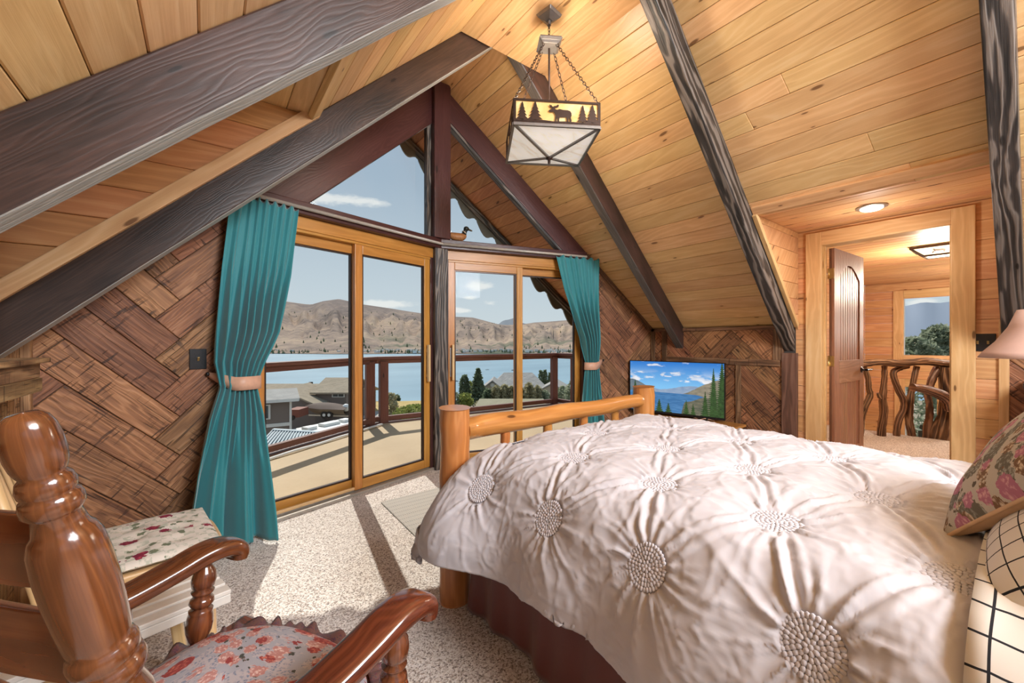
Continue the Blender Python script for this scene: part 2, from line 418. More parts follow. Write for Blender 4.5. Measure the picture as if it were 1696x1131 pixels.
# collar ceiling
mb = MB(); x0 = RX - .39
for k in range(6):
    mb.box((x0 + k * .13 + .001, YB, 3.305), (x0 + (k + 1) * .13 - .001, 2.40, 3.325))
mb.build('ceiling', 'pine', bevel=.0035, seg=1, kind='structure')
# roof deck above (keeps daylight out), one dark skin
mb = MB()
for sd_ in (1, -1):
    a, b_ = 0, A_KNEE + .52
    yy = [YB, 0]
    def rp(a_, y, off): return (RX + sd_ * a_ * CT + sd_ * ST * off, y, ZR - a_ * ST + CT * off)
    def slab(aa, ab, y0, y1a, y1b):
        c = [rp(aa, y0, .022), rp(ab, y0, .022), rp(ab, y1b, .022), rp(aa, y1a, .022), rp(aa, y0, .06), rp(ab, y0, .06), rp(ab, y1b, .06), rp(aa, y1a, .06)]
        if sd_ < 0: c = [c[0], c[3], c[2], c[1], c[4], c[7], c[6], c[5]]
        mb.hexa(c)
    xd = (3.333 - RX) / CT if sd_ > 0 else (RX - LD) / CT
    ya, yb2 = (.10, 1.345) if sd_ > 0 else (1.31, 2.44)
    slab(0, xd, YB, eave(RX), eave(RX + xd * CT))
    slab(xd, b_, YB, ya, ya); slab(xd, b_, yb2, eave(RX + xd * CT), eave(RX + b_ * CT))
mb.hexa([(XL - .14, 1.2, 2.445), (LD + .02, 1.2, 2.445), (LD + .02, 2.44, 2.445), (XL - .14, 2.44, 2.445), (XL - .14, 1.2, 2.47), (LD + .02, 1.2, 2.47), (LD + .02, 2.44, 2.47), (XL - .14, 2.44, 2.47)])
for yy_ in (1.30, 2.43):
    mb.hexa([(XL - .1, yy_, 1.2), (LD, yy_, 2.44), (LD, yy_ + .015, 2.44), (XL - .1, yy_ + .015, 1.2), (XL - .1, yy_, 2.45), (LD, yy_, 2.46), (LD, yy_ + .015, 2.46), (XL - .1, yy_ + .015, 2.45)])
mb.hexa([(3.3, .08, 2.19), (4.3, .08, 2.19), (4.3, 1.37, 2.19), (3.3, 1.37, 2.19), (3.3, .08, 2.22), (4.3, .08, 2.22), (4.3, 1.37, 2.22), (3.3, 1.37, 2.22)])
M['roofing'] = flat('dark roofing', (.06, .055, .05), .9)
mb.build('ceiling', 'roofing', kind='structure')

# scalloped bargeboards along the roof edge
for sd_ in (1, -1):
    mb = MB(); p = []
    ek = .325 if sd_ > 0 else .52; e = Vector((sd_, -ek, -SL)).normalized(); o = Vector((RX, 4.525, ZR + .04)); L_ = (A_KNEE + .5) * 1.08
    n_ = 13; step = L_ / n_; dn = Vector((0, 0, -1)); wdt = .17
    for k in range(n_):
        poly = [o + e * (k * step), o + e * ((k + 1) * step)]
        prof = []
        for i in range(9):
            u_ = 1 - i / 8
            depth = wdt + (.085 * math.sin(PI * min(1, u_ / .8)) if u_ < .8 else -.012)
            prof.append(o + e * ((k + u_) * step) + dn * depth)
        poly += prof
        mb.prism(poly, Vector((sd_ * ek, 1, 0)).normalized() * .03, .3, e)
    ob = mb.build('bargeboard', flat('grey brown fascia paint', (.13, .12, .095), .6)); 
    tag(ob, 'scalloped grey-brown bargeboard under the right-hand roof edge outside the triangular window' if sd_ > 0 else 'scalloped grey-brown bargeboard of the left roof edge, only its end seen beside the centre post', 'bargeboard', 'scalloped bargeboards outside')
    mb = MB(); mb.beam(o + Vector((0, -.03, -.10)), o + e * L_ + Vector((0, -.03, -.10)), .05, .06, tone=.2)
    s_ = mb.build('fascia_strip', 'beam_grey', ob)

# rafters
def rafter(side, y, w_, name_label, a0x, mat='beam', foot=XR, D=.17, under='beam_under_dark'):
    mb = MB(); Dv = D / CT
    xs0 = RX + side * a0x; xs1 = foot if side > 0 else XL
    def pt(x, drop, yy): return (x, yy, roof(x) - drop)
    poly0 = [pt(xs0, 0, y), pt(xs1, 0, y), pt(xs1, Dv, y), pt(xs0, Dv, y)]
    if a0x < .4:   # stops under / above the collar
        poly0 = [pt(xs0, 0, y), pt(xs1, 0, y), pt(xs1, Dv, y), pt(xs0, Dv, y)]
    mb.prism(poly0, (0, w_, 0), random.random(), Vector((side, 0, -SL)))
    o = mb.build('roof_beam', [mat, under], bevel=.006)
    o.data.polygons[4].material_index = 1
    return tag(o, name_label, 'beam', 'sloping roof beams')
rafter(1, R2Y, .09, 'dark brown sloping beam behind the pendant lamp, ending above the television', .0)
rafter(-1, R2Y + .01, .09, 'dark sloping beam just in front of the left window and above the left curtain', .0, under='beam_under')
rafter(1, R3Y, .088, 'grey-stained sloping beam right of the pendant lamp, landing on the brown corner board', .0, 'beam_grey', under='beam_grey')
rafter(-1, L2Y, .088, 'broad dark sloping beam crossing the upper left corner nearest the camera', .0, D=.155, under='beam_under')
rafter(1, R4Y, .095, 'charcoal beam with pale grain at the far right, above the lampshade', .0, 'beam_grey', under='beam_grey')
for yy, sd_ in ((-1.2, 1), (R4Y, -1), (-1.2, -1)):
    pass

# prow window header timbers following the roof
for sd_, E, N in ((1, E_R, N_R), (-1, -E_L, N_L)):
    mb = MB(); Lw = (XR - RX) / abs(E.x)
    o = Vector((RX, 3.5, 0)) + N * .0
    dirx = E
    def q(t, dz): 
        x = RX + sd_ * t; return Vector((x, prow(x), roof(x) - dz)) 
    t1 = 1.56
    HD_ = .27 if sd_ > 0 else .36
    poly = [q(0, 0), q(t1, 0), q(t1, HD_), q(0, HD_)]
    mb.prism([p + N * .02 for p in poly], -N * .14, .4, poly[1] - poly[0])
    hb = mb.build('rafter', 'maroon', bevel=.005)
    hb.name = 'sloping_window_header'
    tag(hb, 'dark sloping timber over the right triangular window, meeting the centre post' if sd_ > 0 else 'dark reddish sloping timber over the left triangular window', 'window header', 'timbers framing the gable glass')
    mb = MB()
    poly = [q(.0, HD_), q(1.42, HD_), q(1.42, HD_ + .03), q(.0, HD_ + .03)] if sd_ > 0 else [q(.0, HD_), q(1.35, HD_), q(1.35, HD_ + .006), q(.0, HD_ + .006)]
    mb.prism([p + N * .01 for p in poly], -N * .06, .4, poly[1] - poly[0])
    mb.build('header_stop', 'beam_grey', hb)
# transom beams above the doors (two lengths meeting at the centre post)
ZT0, ZT1 = 2.075, 2.165
for sd_, E, N in ((1, E_R, N_R), (-1, -E_L, N_L)):
    xe = 1.55 if sd_ > 0 else 1.62
    def q(t, z): 
        x = RX + sd_ * t; return Vector((x, prow(x), z))
    mb = MB()
    poly = [q(0, ZT0), q(xe, ZT0), q(xe, ZT1), q(0, ZT1)]
    mb.prism([p + N * .07 for p in poly], -N * .20, .7, poly[1] - poly[0])
    tb = mb.build('transom_beam', 'maroon', bevel=.006)
    tag(tb, 'dark red timber ledge over the right sliding door, a duck standing on it' if sd_ > 0 else 'dark red timber ledge over the left sliding door, running from the curtain to the centre post', 'beam', 'timbers framing the gable glass')
    mb = MB(); mb.tube([q(.02, 2.112) + N * .09, q(xe - .02, 2.112) + N * .09], .013, 10)
    mb.build('curtain_rail', 'track', tb)
# centre post
mb = MB(); mb.box((RX - .085, 3.40, ZT1), (RX + .085, 3.57, ZR - .06), .35)
cp = mb.build('centre_post', 'maroon', bevel=.006); tag(cp, 'thick dark red upright post between the two triangular windows, up to the roof peak', 'post')
mb = MB(); mb.box((RX - .066, 3.42, 0), (RX + .066, 3.55, ZT0), .8); mb.build('lower_post', 'beam_grey', cp, bevel=.005)
mb = MB(); mb.box((RX - .125, 3.47, ZT1), (RX - .085, 3.54, 3.28), .8); mb.build('window_stop', 'beam_grey', cp, bevel=.003)

# gable glass
for sd_, E, N, nm in ((1, E_R, N_R, 'window_2'), (-1, -E_L, N_L, 'window_1')):
    def q(t, z):
        x = RX + sd_ * t; return Vector((x, prow(x), z))
    mb = MB(); tt = 1.43
    poly = [q(.05, ZT1 - .02), q(tt, ZT1 - .02), q(tt, ZR - SL * tt - .02), q(.05, ZR - .12)]
    mb.prism([p - N * .06 for p in poly], -N * .004, .4)
    o = mb.build(nm, 'glass', kind='structure')
    tag(o, ('triangular pane right of the centre post' if sd_ > 0 else 'large triangular pane left of the centre post') + ', above the sliding door', 'window')

# ------------------------------------------------------------------ herringbone walls
def clip(poly, region):
    out = poly
    n = len(region)
    for i in range(n):
        (x1, y1), (x2, y2) = region[i], region[(i + 1) % n]; inp = out; out = []
        if not inp: break
        side = lambda p: (x2 - x1) * (p[1] - y1) - (y2 - y1) * (p[0] - x1)
        for j in range(len(inp)):
            P, Q = inp[j - 1], inp[j]; a, b = side(P), side(Q)
            if a >= 0: 
                if not (out and out[-1] == P): pass
            if (a >= 0) != (b >= 0):
                t = a / (a - b); out.append((P[0] + (Q[0] - P[0]) * t, P[1] + (Q[1] - P[1]) * t))
            if b >= 0: out.append(Q)
    return out
def herringbone(region, org, ex, nrm, Wd=.155, n=4, ang=PI / 4, th=.014, seed=1, shift=(0, 0)):
    """region: ccw polygon in wall coords (along ex, z)"""
    rnd = random.Random(seed); mb = MB(); ca, sa = math.cos(ang), math.sin(ang)
    xs = [p[0] for p in region]; ys = [p[1] for p in region]; L = n * Wd
    org, ex, nrm = Vector(org), Vector(ex), Vector(nrm); ez = Vector((0, 0, 1))
    rng = int((max(xs) - min(xs) + max(ys) - min(ys)) / Wd) + 14
    cx, cy = (min(xs) + max(xs)) / 2 + shift[0], (min(ys) + max(ys)) / 2 + shift[1]
    def put(x0, y0, x1, y1, horiz):
        g = .0015; pr = [(x0 + g, y0 + g), (x1 - g, y0 + g), (x1 - g, y1 - g), (x0 + g, y1 - g)]
        pr = [(cx + ca * a - sa * b, cy + sa * a + ca * b) for a, b in pr]
        if max(p[0] for p in pr) < min(xs) or min(p[0] for p in pr) > max(xs) or max(p[1] for p in pr) < min(ys) or min(p[1] for p in pr) > max(ys): return
        pc = clip(pr, region)
        if len(pc) < 3: return
        ar = abs(sum(pc[i - 1][0] * pc[i][1] - pc[i][0] * pc[i - 1][1] for i in range(len(pc)))) / 2
        if ar < 1e-4: return
        ud = ex * ca + ez * sa if horiz else -ex * sa + ez * ca
        mb.prism([org + ex * a + ez * b for a, b in pc], nrm * th, rnd.random(), ud)
    for j in range(-rng, rng):
        for m_ in range(-rng // n, rng // n + 1):
            x0 = (j + 2 * n * m_) * Wd
            put(x0, j * Wd, x0 + L, (j + 1) * Wd, True)
            y0 = (j - 2 * n + 1 + 2 * n * m_) * Wd
            put(j * Wd, y0, (j + 1) * Wd, y0 + L, False)
    return mb
def wall_back(poly, nrm, name, mats='roofing', th=.06):
    mb = MB(); mb.prism([Vector(p) - Vector(nrm) * .001 for p in poly], -Vector(nrm) * th); return mb.build(name, mats, kind='structure')
PL = Vector((XL, prow(XL), 0))
lenL = (Vector((RX, 3.5, 0)) - PL).length
dl = (.235 - XL) / E_L.x
zt = lambda t: roof(XL + t * E_L.x) - .02
regL = [(0, 0), (dl, 0), (dl, zt(dl)), (0, zt(0))]
herringbone(regL, PL, E_L, N_L, seed=11, shift=(.10, .12)).build('wall_left_front', 'herring', kind='structure', bevel=.003, seg=1)
wall_back([PL + E_L * a + Vector((0, 0, b)) for a, b in regL], N_L, 'wall_left_front')
PR = Vector((XR, prow(XR), 0)); dr = (XR - 3.33) / E_R.x
P0 = PR - E_R * dr
ztr = lambda t: roof((P0 + E_R * t).x) - .02
regR = [(0, 0), (dr, 0), (dr, ztr(dr)), (0, ztr(0))]
herringbone(regR, P0, E_R, N_R, seed=12, shift=(.2, .0)).build('wall_right_front', 'herring', kind='structure', bevel=.003, seg=1)
wall_back([P0 + E_R * a + Vector((0, 0, b)) for a, b in regR], N_R, 'wall_right_front')
# knee walls
regK = [(0, 0), (prow(XR) - 1.435, 0), (prow(XR) - 1.435, KNEE - .01), (0, KNEE - .01)]
herringbone(regK, (XR, prow(XR), 0), (0, -1, 0), (-1, 0, 0), seed=13, shift=(-.1, .1)).build('wall_right', 'herring', kind='structure', bevel=.003, seg=1)
wall_back([(XR, YB, 0), (XR, .17, 0), (XR, .17, KNEE), (XR, YB, KNEE)], (-1, 0, 0), 'wall_right')
wall_back([(XR, 1.3, 0), (XR, prow(XR), 0), (XR, prow(XR), KNEE), (XR, 1.3, KNEE)], (-1, 0, 0), 'wall_right')
regK2 = [(0, 0), (2.6, 0), (2.6, KNEE - .01), (0, KNEE - .01)]
herringbone(regK2, (XR, .155, 0), (0, -1, 0), (-1, 0, 0), seed=15).build('wall_right_rear', 'herring', kind='structure', bevel=.003, seg=1)
# left knee wall: vertical planks
mb = MB(); y = YB; rnd = random.Random(4)
while y < prow(XL) - .02:
    w_ = rnd.uniform(.05, .09); y1 = min(y + w_, prow(XL))
    if 1.28 < y and y1 < 2.32: mb.box((XL - .02, y + .001, 0), (XL, y1 - .001, 1.18)); mb.box((XL - .02, y + .001, 2.30), (XL, y1 - .001, 2.42))
    else: mb.box((XL - .02, y + .001, 0), (XL, y1 - .001, 2.42 if 1.2 < y < 2.42 else KNEE - .01))
    y = y1
mb.build('wall_left', 'ledge', kind='structure', bevel=.003, seg=1)
for (ya, yb3, za, zb3) in ((YB, 1.2, 0, KNEE), (2.44, prow(XL), 0, KNEE), (1.2, 2.44, 0, 1.16), (1.2, 1.26, 1.16, 2.45), (2.34, 2.44, 1.16, 2.45), (1.2, 2.44, 2.32, 2.45)):
    wall_back([(XL - .02, ya, za), (XL - .02, yb3, za), (XL - .02, yb3, zb3), (XL - .02, ya, zb3)], (1, 0, 0), 'wall_left')
mb = MB(); mb.box((XL, prow(XL) - .05, 0), (XL + .03, prow(XL) + .02, KNEE), .4); mb.build('trim_1', 'ledge', kind='structure', bevel=.003)
# trims on the right front/knee walls
mb = MB()
mb.box((XR - .03, prow(XR) - .07, 0), (XR, prow(XR) - .02, KNEE), .3)
mb.box((XR - .025, prow(XR) - .22, 0), (XR - .001, prow(XR) - .16, KNEE), .6)
mb.box((XR - .028, 1.46, 1.0 - .03), (XR, prow(XR) - .22, 1.03), .5)
mb.box((XR - .026, 1.80, 0), (XR, 1.85, .97), .9)
mb.box((XR - .026, 1.44, 1.03), (XR, 1.52, KNEE - .01), .2)
mb.box((XR - .03, 1.44, KNEE - .035), (XR, prow(XR) - .02, KNEE), .1)
mb.build('trim_2', 'herring_trim', kind='structure', bevel=.003)
mb = MB(); a = Vector((3.34, prow(3.34), roof(3.34) - .30)) + N_R * .02; b = PR + Vector((0, 0, KNEE - .02)) + N_R * .02
mb.beam(a + Vector((0, 0, .27)), b, .03, .045); mb.build('trim_3', 'herring_trim', kind='structure', bevel=.003)
mb = MB(); mb.box((XR - .035, 1.325, 0), (XR, 1.445, KNEE - .25), .5); tag(mb.build('corner_board', 'darkpost', bevel=.003), 'flat reddish-brown upright board under the foot of the grey beam, beside the door trim', 'board')

# ------------------------------------------------------------------ right dormer and door wall
ZD = 2.165
def hboards(mb, x, y0, y1, z0, z1, ztop=None, w_=.135, th=.02, holes=()):
    """horizontal boards on a wall of constant x"""
    z = z0
    while z < z1 - 1e-3:
        zz = min(z + w_, z1); segs = [(y0, y1)]
        for (hy0, hy1, hz0, hz1) in holes:
            zc = (z + zz) / 2
            if hz0 < zc < hz1:
                ns = []
                for (p, q_) in segs:
                    if hy1 <= p or hy0 >= q_: ns.append((p, q_)); continue
                    if hy0 > p: ns.append((p, hy0))
                    if hy1 < q_: ns.append((hy1, q_))
                segs = ns
        for (p, q_) in segs: mb.box((x, p, z + .001), (x + th, q_, zz - .001))
        z = zz
DY0, DY1, DZ = .40, 1.15, 2.02
mb = MB(); hboards(mb, XR, .14, 1.345, 0, ZD, holes=[(DY0 - .03, DY1 + .03, -1, DZ + .02)])
mb.build('wall_right_dormer', 'pine_wall', kind='structure', bevel=.004, seg=1)
mb = MB(); hboards(mb, XR + .02, -.3, 1.5, 0, 2.3, w_=2.3, th=.08, holes=[(DY0 - .02, DY1 + .02, -1, 5)]); mb.box((XR + .02, DY0 - .02, DZ + .02), (XR + .1, DY1 + .02, 2.3))
mb.build('wall_right_dormer', 'pine_wall', kind='structure')
mb = MB()
for k in range(7):
    mb.box((3.32 + k * .13, .10, ZD), (3.32 + (k + 1) * .13 - .002, 1.345, ZD + .02))
mb.build('ceiling_dormer', 'pine_wall', kind='structure', bevel=.004, seg=1)
# cheeks
for (y0_, y1_, yn) in ((1.325, 1.345, 0), (.10, .12, 0)):
    mb = MB(); z = KNEE - .2
    z = 0.9
    while z < ZD:
        zz = min(z + .135, ZD)
        xa = RX + (ZR - z) / SL; xb = RX + (ZR - zz) / SL
        xa, xb = min(xa, XR), min(xb, XR)
        if XR - max(xa, xb) > -1 and xb < XR - .005:
            mb.hexa([(xa, y0_, z + .001), (XR, y0_, z + .001), (XR, y1_, z + .001), (xa, y1_, z + .001), (xb, y0_, zz - .001), (XR, y0_, zz - .001), (XR, y1_, zz - .001), (xb, y1_, zz - .001)], la=0)
        z = zz
    mb.build('wall_dormer_cheek', 'pine_wall', kind='structure', bevel=.003, seg=1)
# trims round the dormer opening
mb = MB()
sl = Vector((1, 0, -SL)).normalized(); nn = Vector((SL, 0, 1)).normalized()
c0 = Vector((3.318, 0, roof(3.318)))
mb.obox(c0 + Vector((0, (1.345 + .14) / 2, 0)) - nn * .006, (0, (1.345 - .14) / 2, 0), sl * .034, nn * .014, .35)
mb.build('trim_4', 'pine_trim', kind='structure', bevel=.003)
mb = MB()
for yc in (1.331, .152):
    a = Vector((3.33, yc, roof(3.33) - .01)); b = Vector((XR - .01, yc, roof(XR) + .0))
    mb.beam(a, b, .022, .05, (0, 1, 0)) if False else mb.obox((a + b) / 2 - nn * .012, (b - a) / 2, (0, .016, 0), nn * .02, .6)
mb.box((XR - .02, .14, 0), (XR + .002, .185, KNEE), .45)
mb.build('trim_5', 'pine_trim', kind='structure', bevel=.003)
mb = MB(); mb.box((XR - .04, R4Y + .098, 1.12), (XR - .015, .20, 1.14)); 

# left dormer: flat ceiling, far cheek, near cheek, edge trims, window above the ledge
ZLD = 2.42
mb = MB(); x = LD
while x > XL - .12:
    mb.box((x - .13 + .001, 1.20, ZLD), (x - .001, 2.44, ZLD + .02)); x -= .13
mb.build('ceiling_dormer', 'pine', kind='structure', bevel=.0035, seg=1)
for (y0_, y1_) in ((2.40, 2.415), (1.30, 1.315)):
    mb = MB(); z = 1.02
    while z < ZLD:
        zz = min(z + .14, ZLD); xa = min(RX - (ZR - z) / SL, LD); xb = min(RX - (ZR - zz) / SL, LD); xa, xb = max(xa, XL), max(xb, XL)
        if xb > XL + .004:
            mb.hexa([(XL, y0_, z + .001), (xa, y0_, z + .001), (xa, y1_, z + .001), (XL, y1_, z + .001), (XL, y0_, zz - .001), (xb, y0_, zz - .001), (xb, y1_, zz - .001), (XL, y1_, zz - .001)], la=0)
        z = zz
    mb.build('wall_dormer_cheek', 'pine_orange', kind='structure', bevel=.003, seg=1)
nl = Vector((-SL, 0, 1)).normalized(); sl_ = Vector((1, 0, SL)).normalized()
mb = MB(); mb.obox(Vector((LD - .006, 1.81, roof(LD - .006))) - nl * .008, (0, .60, 0), sl_ * .030, nl * .016, .3); mb.build('trim_6', 'pine_trim', kind='structure', bevel=.003)
mb = MB(); a = Vector((XL + .01, 2.392, roof(XL + .01))); b = Vector((LD + .012, 2.392, roof(LD + .012))); mb.obox((a + b) / 2 + nl * .004, (b - a) / 2, (0, .014, 0), nl * .030, .7); mb.build('trim_7', 'pine_trim', kind='structure', bevel=.003)
w6 = thing('window_6', 'dormer window over the left ledge, outside the frame', 'window', (XL, 1.8, 1.2), kind='structure')
mb = MB(); mb.box((XL - .08, 1.30, 1.16), (XL, 2.30, 1.20)); mb.box((XL - .08, 1.30, 2.28), (XL, 2.30, 2.32)); mb.box((XL - .08, 1.26, 1.16), (XL, 1.30, 2.32)); mb.box((XL - .08, 2.30, 1.16), (XL, 2.34, 2.32)); mb.build('window_frame', 'pine_trim', w6)
mb = MB(); mb.box((XL - .05, 1.30, 1.20), (XL - .046, 2.30, 2.28)); mb.build('pane', 'glass', w6)

# door casing, jambs and open door leaf
cs = thing('door_1', None, None, (XR, (DY0 + DY1) / 2, 0)); tag(cs, kind='structure', label='open doorway to the hall cased in wide knotty pine', cat='doorway')
mb = MB(); mb.box((XR - .022, DY0 - .115, 0), (XR, DY0, DZ + .115), .21); mb.build('door_casing', 'pine_trim', cs, bevel=.004)
mb = MB(); mb.box((XR - .022, DY1, 0), (XR, DY1 + .115, DZ + .115), .5); mb.build('door_casing', 'pine_trim', cs, bevel=.004)
mb = MB(); mb.box((XR - .0225, DY0 - .002, DZ), (XR, DY1 + .002, DZ + .115), .77); mb.build('door_casing', 'pine_trim', cs, bevel=.004)
mb = MB(); mb.box((XR - .015, DY1 - .001, 0), (XR + .12, DY1 + .02, DZ), .3); mb.box((XR - .015, DY0 - .02, 0), (XR + .12, DY0 + .001, DZ), .6); mb.box((XR - .015, DY0, DZ - .001), (XR + .12, DY1, DZ + .02), .9)
mb.box((XR + .045, DY1 - .013, 0), (XR + .058, DY1, DZ), .9); mb.box((XR + .045, DY0, 0), (XR + .058, DY0 + .013, DZ), .9)
mb.build('door_jamb', 'pine_trim', cs, bevel=.002)

# leaf
lf = thing('panel_door', 'reddish arched-panel wooden door standing open into the hall', 'door', (XR + .125, DY1 - .03, 0))
H = Vector((XR + .135, DY1 - .012, .01)); dirL = Vector((math.cos(math.radians(-3)), math.sin(math.radians(-3)), 0)); nL = Vector((-dirL.y, dirL.x, 0)) * -1   # nL faces -y (the room camera)
def dp(u, z, off=0): return H + dirL * u + Vector((0, 0, z)) + nL * off
def dbox(mb, u0, u1, z0, z1, o0, o1, tone): mb.hexa([dp(u0, z0, o0), dp(u1, z0, o0), dp(u1, z0, o1), dp(u0, z0, o1), dp(u0, z1, o0), dp(u1, z1, o0), dp(u1, z1, o1), dp(u0, z1, o1)], tone)
WD, HD = .745, 2.0
mb = MB(); dbox(mb, 0, WD, 0, HD, 0, .022, .4)
dbox(mb, 0, .11, 0, HD, .0, .038, .1); dbox(mb, WD - .11, WD, 0, HD, .0, .038, .2)
dbox(mb, .11, WD - .11, 0, .22, 0, .038, .5); dbox(mb, .11, WD - .11, .82, 1.02, 0, .038, .6)
# arched top rail
n_ = 14; u0, u1 = .11, WD - .11
for i in range(n_):
    ua, ub = u0 + (u1 - u0) * i / n_, u0 + (u1 - u0) * (i + 1) / n_
    h_ = lambda u: HD - .24 + .12 * math.sin(PI * (u - u0) / (u1 - u0))
    mb.hexa([dp(ua, h_(ua), 0), dp(ub, h_(ub), 0), dp(ub, h_(ub), .038), dp(ua, h_(ua), .038), dp(ua, HD, 0), dp(ub, HD, 0), dp(ub, HD, .038), dp(ua, HD, .038)], .7)
mb.build('leaf', 'door', lf, bevel=.002)
mb = MB(); u = .115; i = 0
while u < WD - .115:
    uu = min(u + .058, WD - .112); dbox(mb, u + .002, uu - .002, .2, HD - .13, .02, .03, .1 + .07 * i); u = uu; i += 1
mb.build('plank_panel', 'door', lf, bevel=.004)
for z in (.25, 1.02, 1.78):
    mb = MB(); mb.tube([dp(-.012, z - .045, .0), dp(-.012, z + .045, .0)], .007, 8); mb.obox(dp(-.002, z, .019), dirL * .0025, (0, 0, .045), nL * .018)
    mb.build('hinge', 'brass', lf)
mb = MB(); mb.lathe([(0, .028), (.006, .028), (.008, .012), (.045, .011)], dp(WD - .06, .92, .038), nL, 14)
mb.tube([dp(WD - .06, .92, .08), dp(WD - .02, .921, .085), dp(WD + .05, .918, .083), dp(WD + .075, .925, .082)], [.010, .009, .008, .007], 8); mb.build('lever_handle', 'black', lf)

# ------------------------------------------------------------------ hall beyond the door
XH, YH, ZH = 9.4, 1.95, 2.2
mb = MB()
for k in range(40):
    x = XR + .10 + k * .135
    if x < XH + .1: mb.box((x, -1.6, ZH), (x + .133, YH, ZH + .02))
mb.build('ceiling_hall', 'pine_wall', kind='structure', bevel=.004, seg=1)
HW1 = (-.1, 1.30, .955, 1.93)    # y0,y1,z0,z1 of the upper window
HW2 = (.60, 1.12, -1.2, .46)
def y_at(u, x): 
    k = (u - 848) / FPX; return x * (FW.y + RT.y * k) / (FW.x + RT.x * k)
HW1 = (.2, y_at(1497, XH), .97, 1.93); HW2 = (y_at(1552, XH), y_at(1499, XH), -1.3, .44)
mb = MB(); hboards(mb, XH, -1.6, YH, -2.4, ZH, holes=[(HW1[0], HW1[1], HW1[2], HW1[3]), HW2])
mb.build('wall_hall_end', 'pine_wall', kind='structure', bevel=.004, seg=1)
mb = MB()
z = -2.4
while z < ZH:
    zz = min(z + .135, ZH)
    xs_ = [(XR + .1, XH)] if not (.95 < (z + zz) / 2 < 1.9) else [(XR + .1, 7.7), (8.85, XH)]
    for a, b in xs_: mb.box((a, YH, z + .001), (b, YH + .02, zz - .001))
    z = zz
mb.build('wall_hall_left', 'pine_wall', kind='structure', bevel=.004, seg=1)
mb = MB(); mb.box((XR + .1, -1.62, -2.4), (XH, -1.6, ZH)); mb.build('wall_hall_right', 'pine_wall', kind='structure')
mb = MB(); mb.box((XR + .0, -1.6, -.12), (7.15, YH, 0)); mb.build('floor_hall', 'carpet', kind='structure')
def win(name, y0, y1, z0, z1, x, label, cw=.13):
    w0 = thing(name, label, 'window', (x, (y0 + y1) / 2, z0), kind='structure')
    for (a, b, c, d, tn) in ((y0 - cw, y0, z0 - cw, z1 + cw, .2), (y1, y1 + cw, z0 - cw, z1 + cw, .8)):
        mb = MB(); mb.box((x - .02, a, c), (x, b, d), tn); mb.build('window_casing', 'pine_trim', w0, bevel=.003)
    for (c, d, tn) in ((z0 - cw, z0, .4), (z1, z1 + cw, .6)):
        mb = MB(); mb.box((x - .021, y0, c), (x, y1, d), tn); mb.build('window_casing', 'pine_trim', w0, bevel=.003)
    mb = MB(); mb.box((x, y0 - .02, z0 - .02), (x + .1, y0, z1 + .02)); mb.box((x, y1, z0 - .02), (x + .1, y1 + .02, z1 + .02)); mb.box((x, y0, z0 - .02), (x + .1, y1, z0)); mb.box((x, y0, z1), (x + .1, y1, z1 + .02)); mb.build('window_frame', 'white', w0)
    mb = MB(); mb.box((x + .05, y0, z0), (x + .054, y1, z1)); mb.build('pane', 'glass', w0)
win('window_3', *HW1, XH, 'square hall window seen through the doorway, trees and mountain outside')
win('window_4', *HW2, XH, 'tall low window of the stairwell behind the twig railing')
w5 = thing('window_5', 'narrow side window of the hall just right of the open door', 'window', (8.3, YH, .95), kind='structure')
mb = MB(); mb.box((7.7, YH - .02, .85), (8.85, YH, .95)); mb.box((7.7, YH - .02, 1.9), (8.85, YH, 2.0)); mb.box((7.6, YH - .02, .85), (7.7, YH, 2.0)); mb.box((8.85, YH - .02, .85), (8.95, YH, 2.0)); mb.build('window_casing', 'pine_trim', w5)
mb = MB(); mb.box((7.7, YH + .05, .95), (8.85, YH + .054, 1.9)); mb.build('pane', 'glass', w5)
